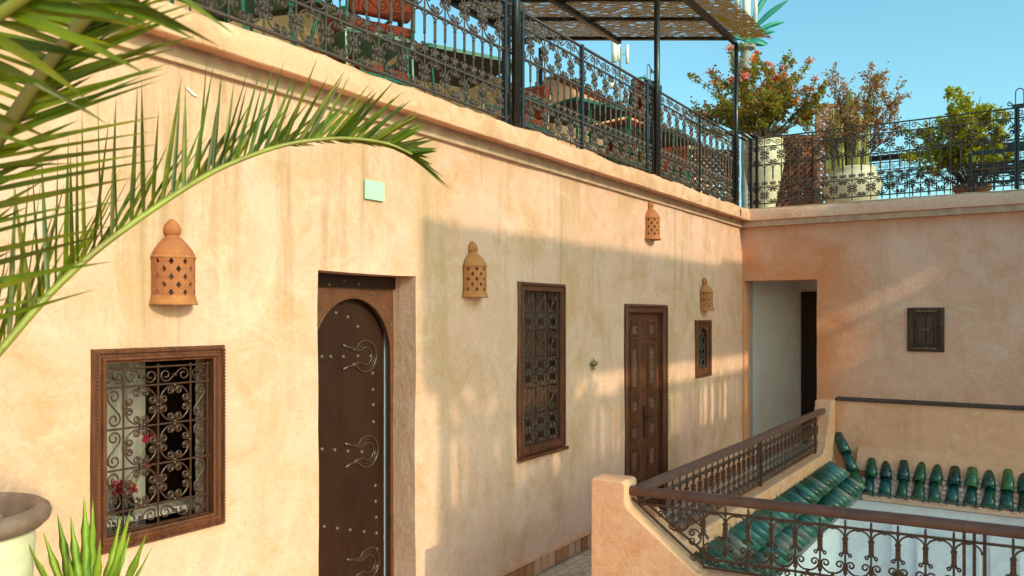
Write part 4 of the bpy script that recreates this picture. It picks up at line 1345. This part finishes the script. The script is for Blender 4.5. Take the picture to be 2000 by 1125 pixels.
pot('terracotta_pot', 'terracotta pot of the lime green bush behind the bench', [(0, 0), (.13, 0), (.19, .28), (.215, .30), (.215, .36), (.19, .36), (.18, .32)], (11.5, .75, 3.05), M['terracotta'])
bush('lime green rounded bush behind the black bench on the end terrace', (11.5, .75, 3.30), .66, 1.26, 26, M['leaf_lime'], 11000, .044, 31, off=(0, .10), low=.5)
pot('terracotta_pot', 'terracotta pot of the small yellow green plant by the sunlit terrace wall', [(0, 0), (.11, 0), (.16, .24), (.18, .26), (.18, .3), (.16, .3), (.15, .27)], (9.5, 4.35, 3.05), M['terracotta'])
bush('small yellow green plant before the sunlit terrace wall', (9.5, 4.35, 3.32), .26, .70, 9, M['leaf_lime'], 900, .045, 37)

# ---- bench
bn = thing('bench', 'black slatted metal bench on the end terrace before the lime bush', 'bench', (10.75, .72, 3.05), -PI / 2)
for x in (0, 1.5):
    for y in (0, .38): link('leg', MB().box(x - .018, x + .018, y - .018, y + .018, 0, .63 if y == 0 else .42).mesh('leg', M['iron_black']), bn, False)
    link('arm', MB().box(x - .018, x + .018, -.018, .40, .42, .445).mesh('arm', M['iron_black']), bn, False)
for z in (.26, .36, .47, .60): link('slat', MB().box(0.02, 1.48, -.012, .012, z, z + (.045 if z > .5 else .028)).mesh('slat', M['iron_black']), bn, False)
for y in (.06, .15, .24, .33): link('slat', MB().box(0.02, 1.48, y - .035, y + .035, .447, .465).mesh('slat', M['iron_black']), bn, False)

# ---- distant masts
def far_pt(px, py, d): return cam_pt(px, py, d)
b0 = far_pt(1456, 617, 42); H0 = EYE + (617 - 92) / FPX * 42
an = thing('antenna_palm', 'telephone mast disguised as a palm, behind the flowering shrub', 'antenna mast', (b0.x, b0.y, -3.6))
g = MB(); n = 24
g.tube([(b0.x, b0.y, -3.6 + (H0 + 3.6) * i / n) for i in range(n + 1)], [.22 + (.012 if i % 2 else -.01) for i in range(n + 1)], 12)
g.build('trunk', M['mast'], an, True)
MB().lathe([(.20, -.18), (.50, -.10), (.52, .05), (.15, .12)], 10, c=(b0.x, b0.y, H0)).build('collar', M['mast'], an)
Rv = Vector((ST, -CT, 0)); Fv = Vector((CT, ST, 0))
for dx, w, z0, z1, dd in ((.05, .20, .6, 4.2, 0), (-.35, .14, 1.2, 4.2, .2), (.48, .11, .9, 4.2, -.1), (-.15, .08, 1.4, 4.4, -.4)):
    c = b0 + Rv * dx + Fv * dd
    MB().tube([(c.x, c.y, H0 + z0), (c.x, c.y, H0 + z1)], w, 10).build('antenna', M['antenna'], an, True)
fronds = [(1.55, 3.1, .9), (2.0, 2.0, .55), (2.15, 1.35, 1.0), (1.6, .75, .7), (1.3, .15, .6), (-1.2, .5, .7), (-1.4, 1.7, .8), (1.0, -.15, .4)]
for i, (dx, dz, bend) in enumerate(fronds):
    base = Vector((b0.x, b0.y, H0 + .3)); dirv = (Rv * dx + Fv * rnd.uniform(-.6, .6))
    pts = [base + dirv * q + Vector((0, 0, dz * (q ** .75) * (1 if q < .8 else 1) - .45 * bend * max(0, q - .6))) for q in [k / 8 for k in range(9)]]
    g = MB().tube(pts, [.05, .07, .10, .13, .15, .15, .13, .09, .03], 5)
    g.build('frond', M['fake_palm'], an)
c0 = far_pt(1212, 617, 55)
mt = thing('antenna_mast', 'grey telecom mast with white panel antennas under the reed mat', 'antenna mast', (c0.x, c0.y, -3.6))
Zp = lambda py: EYE + (617 - py) / FPX * 55
MB().tube([(c0.x, c0.y, -3.6), (c0.x, c0.y, Zp(92))], [.16, .09], 8).build('pole', M['mast'], mt)
for px, y0, y1, w in ((1200, 121, 82, .21), (1208, 118, 84, .12), (1225, 124, 88, .11), (1194, 172, 158, .22)):
    c = far_pt(px, 617, 55)
    MB().tube([(c.x, c.y, Zp(y0)), (c.x, c.y, Zp(y1))], w, 10).build('antenna', M['antenna'], mt, True)
    MB().bar((c0.x, c0.y, Zp((y0 + y1) / 2)), (c.x, c.y, Zp((y0 + y1) / 2)), .05).build('bracket', M['mast'], mt)

# ---- potted plants in the balustraded opening of the house opposite: they dapple the sun on the long wall
for i, (x, h, R, nl) in enumerate(((2.75, .95, .42, 9), (3.75, .80, .45, 9), (4.9, .62, .36, 8))):
    pot('terracotta_pot', ('terracotta pot at the left end of the opposite balustrade', 'terracotta pot second along the opposite balustrade', 'terracotta pot third along the opposite balustrade')[i],
        [(0, 0), (.09, 0), (.13, .16), (.14, .2), (.12, .2), (.11, .17)], (x, -6.15, 5.02), M['terracotta'])
    bush(('tall leafy plant at the left end of the opposite balustrade', 'wide leafy plant second along the opposite balustrade', 'low leafy plant third along the opposite balustrade')[i],
         (x, -6.15, 5.16), R, h * .8, nl, M['leaf_green'], 1500, .05, 50 + i)

# ------------------------------------------------------------------ clay lanterns
def lantern_meshes(kind):
    R, n = .0895, 5
    zb, zt = .034, .191
    sh = MB()
    rows = 5
    rh = (zt - zb) / rows
    def P(a, z, r=R): return (r * math.cos(a), r * math.sin(a), z)
    cw = PI / n
    for i in range(rows):
        z0, z1 = zb + rh * i, zb + rh * (i + 1)
        offs = 0 if i % 2 == 0 else -.5
        for k in range(n + (1 if offs else 0)):
            a0, a1 = PI + (k + offs) * cw, PI + (k + 1 + offs) * cw
            ca0, ca1 = max(a0, PI), min(a1, 2 * PI)
            am = (a0 + a1) / 2
            if ca1 - ca0 < cw * .9:
                sh.add([P(ca0, z0), P(ca1, z0), P(ca1, z1), P(ca0, z1)], [(0, 1, 2, 3)]); continue
            hw, hh = cw * (.19 if kind == 0 else .15), rh * (.47 if kind == 0 else .33)
            zm = (z0 + z1) / 2
            vs = [P(a0, z0), P(am, z0), P(a1, z0), P(a1, zm), P(a1, z1), P(am, z1), P(a0, z1), P(a0, zm), P(am, zm - hh), P(am + hw, zm), P(am, zm + hh), P(am - hw, zm)]
            sh.add(vs, [(0, 1, 8, 11, 7), (1, 2, 3, 9, 8), (3, 4, 5, 10, 9), (5, 6, 7, 11, 10)])
    shell = sh.mesh('shell', M['terracotta'])
    bm = bmesh.new(); bm.from_mesh(shell); bmesh.ops.remove_doubles(bm, verts=bm.verts, dist=.0003); bm.to_mesh(shell); bm.free()
    base = MB().lathe([(.0, .0), (.101, .0), (.1005, .006), (.094, .022), (.092, .030), (.093, .036), (.089, .038)], 24, PI, 2 * PI).mesh('base_rim', M['terracotta'], True)
    ring = MB().lathe([(.0885, .188), (.0935, .191), (.094, .197), (.090, .200)], 24, PI, 2 * PI).mesh('band', M['terracotta'], True)
    dome = MB().lathe([(.0905, .199), (.0885, .206), (.078, .226), (.062, .248), (.045, .266), (.032, .277), (.027, .282), (.026, .286)], 24, PI, 2 * PI).mesh('dome', M['terracotta'], True)
    fin = MB().lathe([(.025, .283), (.030, .287), (.035, .297), (.0355, .308), (.031, .323), (.022, .337), (.010, .348), (.0, .354)], 18).mesh('finial', M['terracotta'], True)
    return shell, base, ring, dome, fin
def make_lantern(kind, label):
    t = thing('wall_lantern', label, 'lantern', (0, 0, 0), 0, 'clay lanterns along the long wall')
    for nm, me in zip(('shell', 'base_rim', 'band', 'dome', 'finial'), lantern_meshes(kind)):
        o = link(nm, me, t, False)
        if nm == 'shell':
            s = o.modifiers.new('solid', 'SOLIDIFY'); s.thickness = .008; s.offset = -1
    return t
lan0 = make_lantern(0, 'largest clay lantern, above the square window with diamond piercings')
lan0.location = (2.023, 2.993, 1.845)
for lb, X, Z, rz, k in (('clay lantern between the studded door and the tall window', 4.114, 1.915, .02, 1.0),
                     ('clay lantern set high under the ledge, above and beyond the panelled door', 6.84, 2.487, 0, 1.02), ('farthest clay lantern, right above the small arched grille', 8.255, 1.853, -.02, 1.0)):
    c = copy_tree(lan0)
    c['label'] = lb
    c.location = (X, 2.993, Z)
    c.scale = (k, k, k)
    c.rotation_euler = (0, 0, rz)

pl = MB().box(3.149, 3.296, 2.984, 2.993, 2.418, 2.520).build('plaque', M['mint'])
tag(pl, 'blank pale mint plaque on the wall above the studded door', 'plaque')
# brass lamp ornament
br = thing('brass_ornament', 'small brass oil lamp ornament on the wall between the tall window and the panelled door', 'ornament', (5.72, 2.975, 1.38))
MB().lathe([(.0, 0), (.018, 0), (.016, .006), (.006, .014), (.006, .024), (.022, .032), (.032, .044), (.028, .056), (.016, .064), (.012, .072), (.006, .085), (.003, .098), (0, .10)], 14, c=(5.72, 2.975, 1.375)).build('body', M['brass'], br, True)
MB().tube([(5.74, 2.975, 1.418), (5.765, 2.973, 1.425), (5.785, 2.972, 1.438)], [.010, .007, .005], 6).build('spout', M['brass'], br, True)
MB().tube([(5.72 - .026 - .016 * math.sin(a), 2.975, 1.42 + .018 * math.cos(a)) for a in [PI * i / 8 for i in range(9)]], .0035, 5).build('handle', M['brass'], br, True)

# little shuttered cupboard on the end wall
cb = thing('wall_shutter', 'weathered dark wooden shutter with an arched door pair on the end wall', 'shutter', (L_END, 1.05, 1.42))
fy0, fy1, fz0, fz1 = .872, 1.222, 1.423, 1.888
f = frame(fy0, fy1, fz0, fz1, [(0, -.02), (0, .018), (.03, .024), (.038, .014), (.055, .014), (.058, -.0)], 0)
f.v = [(L_END + y, x, z) for x, y, z in f.v]
f.build('frame', M['wood_grey'], cb)
cy = (fy0 + fy1) / 2
MB().box(L_END - .006, L_END + .01, fy0 + .05, fy1 - .05, fz0 + .05, fz1 - .05).build('board', M['wood_grey'], cb)
for s in (-1, 1):
    poly = [(cy + s * .003, fz0 + .07), (cy + s * .078, fz0 + .07), (cy + s * .078, fz1 - .17)] + [(cy + s * .078 * math.cos(a), fz1 - .17 + .085 * math.sin(a)) for a in [PI / 2 * i / 6 for i in range(1, 6)]] + [(cy + s * .003, fz1 - .085)]
    MB().prism(poly, lambda u, v, d: (d, u, v), L_END - .016, L_END - .006).build('door', M['wood_grey'], cb)
    MB().lathe([(.0, 0), (.009, 0), (.009, .004), (.004, .010), (0, .012)], 8).build('knob', M['brass'], cb)
    kn = [c for c in COL.objects if c.parent == cb and c.name.startswith('knob')][-1]
    kn.matrix_parent_inverse = Matrix.Identity(4)
    kn.location = (-.016, cy - 1.05 + s * .018, .235); kn.rotation_euler = (0, -PI / 2, 0)
arcp = [(cy + .092 * math.cos(a), fz1 - .175 + .10 * math.sin(a)) for a in [PI * i / 16 for i in range(17)]]
arcp = [(cy + .092, fz0 + .06)] + arcp + [(cy - .092, fz0 + .06)]
MB().tube([(L_END - .012, y, z) for y, z in arcp], .006, 6).build('arch_moulding', M['wood_grey'], cb)
for z in (fz0 + .035, fz1 - .04):
    for k in range(7): MB().box(L_END - .028, L_END - .022, cy - .10 + k * .03, cy - .08 + k * .03, z - .006, z + .006).build('worn_inlay', M['brass'], cb)
# bracket remnant on the ledge corner
tg = MB().box(9.05, 9.065, 2.855, 2.868, 2.93, 3.0).build('iron_tag', M['cushion'])
tag(tg, 'tiny red iron tag sticking out of the ledge near the corner', 'tag')

# ------------------------------------------------------------------ foreground: pot, agave, palm
pp = thing('tall_pot', 'tall cream pot with a thick brown rim, cut by the left edge', 'pot', (.90, 2.23, 0))
link('pot_body', MB().lathe([(0, 0), (.15, 0), (.155, .05), (.158, .5), (.170, 1.0), (.186, 1.24), (.184, 1.27)], 40).mesh('pot_body', M['pot_cream'], True), pp, False)
link('rim', MB().lathe([(.184, 1.270), (.203, 1.276), (.217, 1.290), (.221, 1.305), (.216, 1.320), (.204, 1.328), (.190, 1.325), (.180, 1.31), (.168, 1.27), (.166, 1.20)], 48).mesh('rim', M['pot_rim'], True), pp, False)
g = MB()
for i in range(9):
    for k in range(24):
        r_, a_ = .168 * i / 8, 2 * PI * k / 24
        g.v.append((r_ * math.cos(a_), r_ * math.sin(a_), 1.255 + .03 * noise.noise(Vector((r_ * 20 * math.cos(a_), r_ * 20 * math.sin(a_), 3))) + .012 * (1 - i / 8)))
for i in range(8):
    for k in range(24): g.f.append((i * 24 + k, i * 24 + (k + 1) % 24, (i + 1) * 24 + (k + 1) % 24, (i + 1) * 24 + k))
link('soil', g.mesh('soil', M['soil'], True), pp, False)
for k in range(6):
    a_ = rnd.uniform(0, 6.28)
    st = MB().lathe([(0, -.02), (.022, -.012), (.028, .004), (.018, .02), (0, .026)], 7)
    st.v = [(x + .10 * math.cos(a_), y + .10 * math.sin(a_), z + 1.278) for x, y, z in st.v]
    link('clod', st.mesh('clod', M['soil'], True), pp, False)

ag_p = cam_pt(172, 617, 2.12); ag_p.z = .98
ap = thing('terracotta_pot', 'terracotta pot below the agave, at the lower left', 'pot', (ag_p.x, ag_p.y, 0))
link('pot_body', MB().lathe([(0, 0), (.12, 0), (.17, .84), (.19, .86), (.19, .94), (.17, .94), (.16, .90)], 28).mesh('pot_body', M['terracotta'], True), ap, False)
link('soil', MB().lathe([(.165, .91), (.0, .92)], 20).mesh('soil', M['soil'], True), ap, False)
ag = thing('agave', 'bright green spiny agave in front of the square window, lower left', 'plant', (ag_p.x, ag_p.y, .90))
def agave_leaf(base, tip, w, curve):
    mb = MB()
    n = 12
    base, tip = Vector(base), Vector(tip)
    d = tip - base
    out = Vector((d.x, d.y, 0))
    out = out.normalized() if out.length > .01 else Vector((0, -1, 0))
    side = d.cross(out)
    side = side.normalized() if side.length > 1e-4 else Vector((ST, -CT, 0))
    side = (side + Vector((ST, -CT, 0)) * .8 * (1 if side.dot(Vector((ST, -CT, 0))) >= 0 else -1)).normalized()
    nrm = side.cross(d).normalized()
    for i in range(n + 1):
        t = i / n
        c = base + d * t + out * curve * math.sin(t * PI * .5) * t * .3 + nrm * .0
        ww = w * 1.05 * (1 - t) ** .72 if t < 1 else 0
        jag = .0035 if i % 2 and i < n - 1 else 0
        th = .010 * (1 - t) + .0015
        mb.v += [tuple(c - side * (ww + jag)), tuple(c - nrm * th), tuple(c + side * (ww + jag)), tuple(c + nrm * th * .4)]
    for i in range(n):
        for k in range(4): mb.f.append((i * 4 + k, i * 4 + (k + 1) % 4, (i + 1) * 4 + (k + 1) % 4, (i + 1) * 4 + k))
    return mb
tips = [((78, 1040), 2.02), ((124, 1005), 2.2), ((166, 968), 2.24), ((180, 978), 2.3), ((189, 1045), 2.05), ((236, 994), 2.06), ((232, 1045), 2.2), ((270, 1038), 1.98),
        ((268, 1072), 2.14), ((140, 1080), 1.92), ((205, 1100), 1.9), ((100, 1090), 1.98), ((150, 1010), 2.16), ((214, 1015), 2.18), ((112, 1040), 2.12), ((250, 1100), 1.95), ((300, 1130), 2.1), ((40, 1150), 2.1)]
for (tx, ty), d in tips:
    tp = cam_pt(tx, ty, d)
    bs = ag_p + Vector(((tp.x - ag_p.x) * .22, (tp.y - ag_p.y) * .22, -.06))
    lf = agave_leaf(bs, tp, .020, .12).build('agave_leaf', M['agave'], ag, True)

# palm: one crown of fronds reaching in from the left
trunk_b = Vector((.12, 1.28, 0))
crown = Vector((.14, 1.27, 1.15))
pm = thing('palm_plant', 'palm in the near left foreground with long fronds arching across the wall', 'palm', trunk_b)
MB().tube([trunk_b, trunk_b + Vector((.01, 0, .4)), trunk_b + Vector((0, -.01, .8)), crown], [.07, .06, .055, .06], 12).build('trunk', M['bark'], pm)
def spline(pts, n):
    out = []
    P = [pts[0]] + pts + [pts[-1]]
    segs = len(pts) - 1
    for i in range(n + 1):
        t = i / n * segs
        k = min(int(t), segs - 1); u = t - k
        a, b_, c, d = P[k], P[k + 1], P[k + 2], P[k + 3]
        out.append(.5 * ((2 * b_) + (c - a) * u + (2 * a - 5 * b_ + 4 * c - d) * u * u + (3 * b_ - a - 3 * c + d) * u ** 3))
    return out
def leaflet(p, d, L, w, face, droop=.0, fold=.25):
    """slim folded blade from p along d"""
    mb = MB()
    n = 7
    d = d.normalized()
    s = d.cross(face)
    s = s.normalized() if s.length > 1e-3 else d.orthogonal().normalized()
    nn = s.cross(d).normalized()
    sag = Vector((rnd.gauss(0, .1), rnd.gauss(0, .1), -1)).normalized()
    for i in range(n + 1):
        t = i / n
        c = p + d * L * t + sag * droop * L * t * t
        ww = w * (.55 + .45 * math.sin(min(1, t * 3) * PI / 2)) * (1 - t ** 1.7)
        mb.v += [tuple(c - s * ww + nn * ww * fold), tuple(c), tuple(c + s * ww + nn * ww * fold)]
    for i in range(n):
        a = i * 3
        mb.f += [(a, a + 1, a + 4, a + 3), (a + 1, a + 2, a + 5, a + 4)]
    return mb
def frond(ctrl, n, r0, r1, mat, sides, start=.0, label=None):
    pts = spline([cam_pt(*c) for c in ctrl], 60)
    path = [p - cdir(0, 0, 1) * r0 * .9 for p in pts]
    rad = [r0 + (r1 - r0) * i / 60 for i in range(61)]
    if ctrl[0][0] < 0:                       # leaf stalk down to the crown of the trunk
        hand = path[0] - (path[4] - path[0]).normalized() * .18
        stalk = [crown * (1 - q) ** 2 + hand * 2 * q * (1 - q) + path[0] * q * q for q in [k / 8 for k in range(8)]]
        path, rad = stalk + path, [r0 * (1.6 - .6 * k / 8) for k in range(8)] + rad
    fr = MB().tube(path, rad, 7).build('frond', mat, pm, True)
    for i in range(n):
        t = start + (1 - start) * (i + .5 + rnd.uniform(-.25, .25)) / n
        k = min(59, int(t * 60)); u = t * 60 - k
        p = pts[k].lerp(pts[k + 1], u)
        for sd in sides:
            r, up, f, L, w, dr, jr = sd(t)
            dv = cdir(r + rnd.gauss(0, jr), up + rnd.gauss(0, jr), f + rnd.gauss(0, jr * 1.3))
            face = cdir(rnd.gauss(0, .55), rnd.gauss(0, .35), -1)
            o = leaflet(p, dv, L * rnd.uniform(.85, 1.1), w * rnd.uniform(.85, 1.15), face, dr, rnd.uniform(.15, .5)).build('leaflet', M['palm'], fr, True)
    return fr
lerp = lambda a, b, t: a + (b - a) * t
def seg(t, stops):
    for (t0, v0), (t1, v1) in zip(stops[:-1], stops[1:]):
        if t <= t1: return lerp(v0, v1, max(0, (t - t0) / (t1 - t0)))
    return stops[-1][1]
# long arching frond
ctrlB = [(-190, 905, 1.02), (-60, 758, 1.10), (0, 690, 1.14), (110, 565, 1.20), (220, 468, 1.26), (370, 365, 1.33), (460, 318, 1.37), (560, 284, 1.41), (650, 272, 1.45), (712, 274, 1.47), (764, 284, 1.49), (806, 303, 1.51)]
def upB(t):
    r = seg(t, [(0, -.16), (.35, -.05), (.5, .10), (.62, .34), (.75, .62), (.9, .95), (1, 1.0)])
    u = seg(t, [(0, 1), (.6, .93), (.78, .74), (.9, .45), (1, .0)])
    return r, u, .12, seg(t, [(0, .24), (.3, .235), (.5, .18), (.75, .13), (.92, .075), (1, .05)]), .0043, .0, .07
def backB(t):
    r = seg(t, [(0, -.30), (.35, .10), (.55, .40), (.8, .85), (1, .95)])
    u = seg(t, [(0, 1), (.5, .85), (.75, .5), (.9, .05), (1, -.4)])
    return r, u, .55, seg(t, [(0, .24), (.3, .20), (.5, .15), (.8, .08), (1, .045)]), .0038, .0, .10
def lowB(t):
    r = seg(t, [(0, .8), (.6, .9), (.8, .85), (1, .75)])
    u = seg(t, [(0, .15), (.6, -.10), (.78, -.42), (1, -.62)])
    return r, u, seg(t, [(0, 1.6), (.6, 1.0), (1, .2)]), seg(t, [(0, .03), (.55, .06), (.75, .11), (1, .09)]), .0035, .03, .06
frond(ctrlB, 74, .0068, .0020, M['rachis'], (upB, backB), .08)
frond([(560, 284, 1.411), (650, 272, 1.451), (712, 274, 1.471), (764, 284, 1.491), (806, 303, 1.511)], 24, .002, .0012, M['rachis'], (lowB,))
# broad near frond at the upper left
ctrlA = [(-240, 980, .78), (-175, 690, .80), (-110, 500, .80), (-30, 330, .80), (40, 225, .79), (100, 135, .78), (160, 60, .77), (225, -5, .76), (300, -75, .75)]
def rightA(t):
    r = seg(t, [(0, .95), (.35, .97), (.6, .93), (.8, .86), (1, .8)])
    u = seg(t, [(0, .26), (.35, .20), (.6, .34), (.8, .50), (1, .58)])
    return r, u, -.02, seg(t, [(0, .17), (.35, .185), (.55, .155), (.8, .115), (1, .08)]), .0038, .02, .06
def leftA(t):
    r = seg(t, [(0, -.8), (.6, -.92), (1, -.95)])
    return r, seg(t, [(0, .5), (.6, .30), (1, .42)]), .10, seg(t, [(0, .15), (1, .12)]), .0038, .03, .08
def crossA(t):
    return .82, seg(t, [(0, .55), (.6, .55), (1, .5)]), .35, seg(t, [(0, .10), (.6, .085), (1, .06)]), .0036, .01, .12
frond(ctrlA, 40, .0085, .0050, M['rachis_brown'], (rightA, leftA, crossA), .12)
# a second blurred frond over the top left corner
ctrlD = [(-260, 330, .62), (-120, 150, .60), (0, 40, .58), (110, -30, .57), (220, -90, .56)]
def hangD(t): return .88, seg(t, [(0, -.25), (1, -.18)]), .05, .10, .0045, .12, .14
def upD(t): return -.6, .7, .1, .10, .0045, .05, .14
frond(ctrlD, 20, .006, .003, M['rachis'], (hangD, upD), .1)

# white scuff where the plaster is chipped
sc_x, sc_z = on_y(374, 178, 2.99)
poly = [(-.03, .012), (-.012, .008), (.004, -.004), (.028, -.014), (.03, -.018), (.006, -.014), (-.006, -.006), (-.018, .002)]
g = MB().prism(poly, lambda u, v, d: (sc_x + u, d, sc_z + v), 2.9885, 3.0)
g.build('chip', M['scuff'], riad)

# give every object of the setting its kind; things keep their own labels
for o in COL.objects:
    if o.type == 'MESH' and o.parent is None and 'category' not in o and 'kind' not in o:
        structure(o)
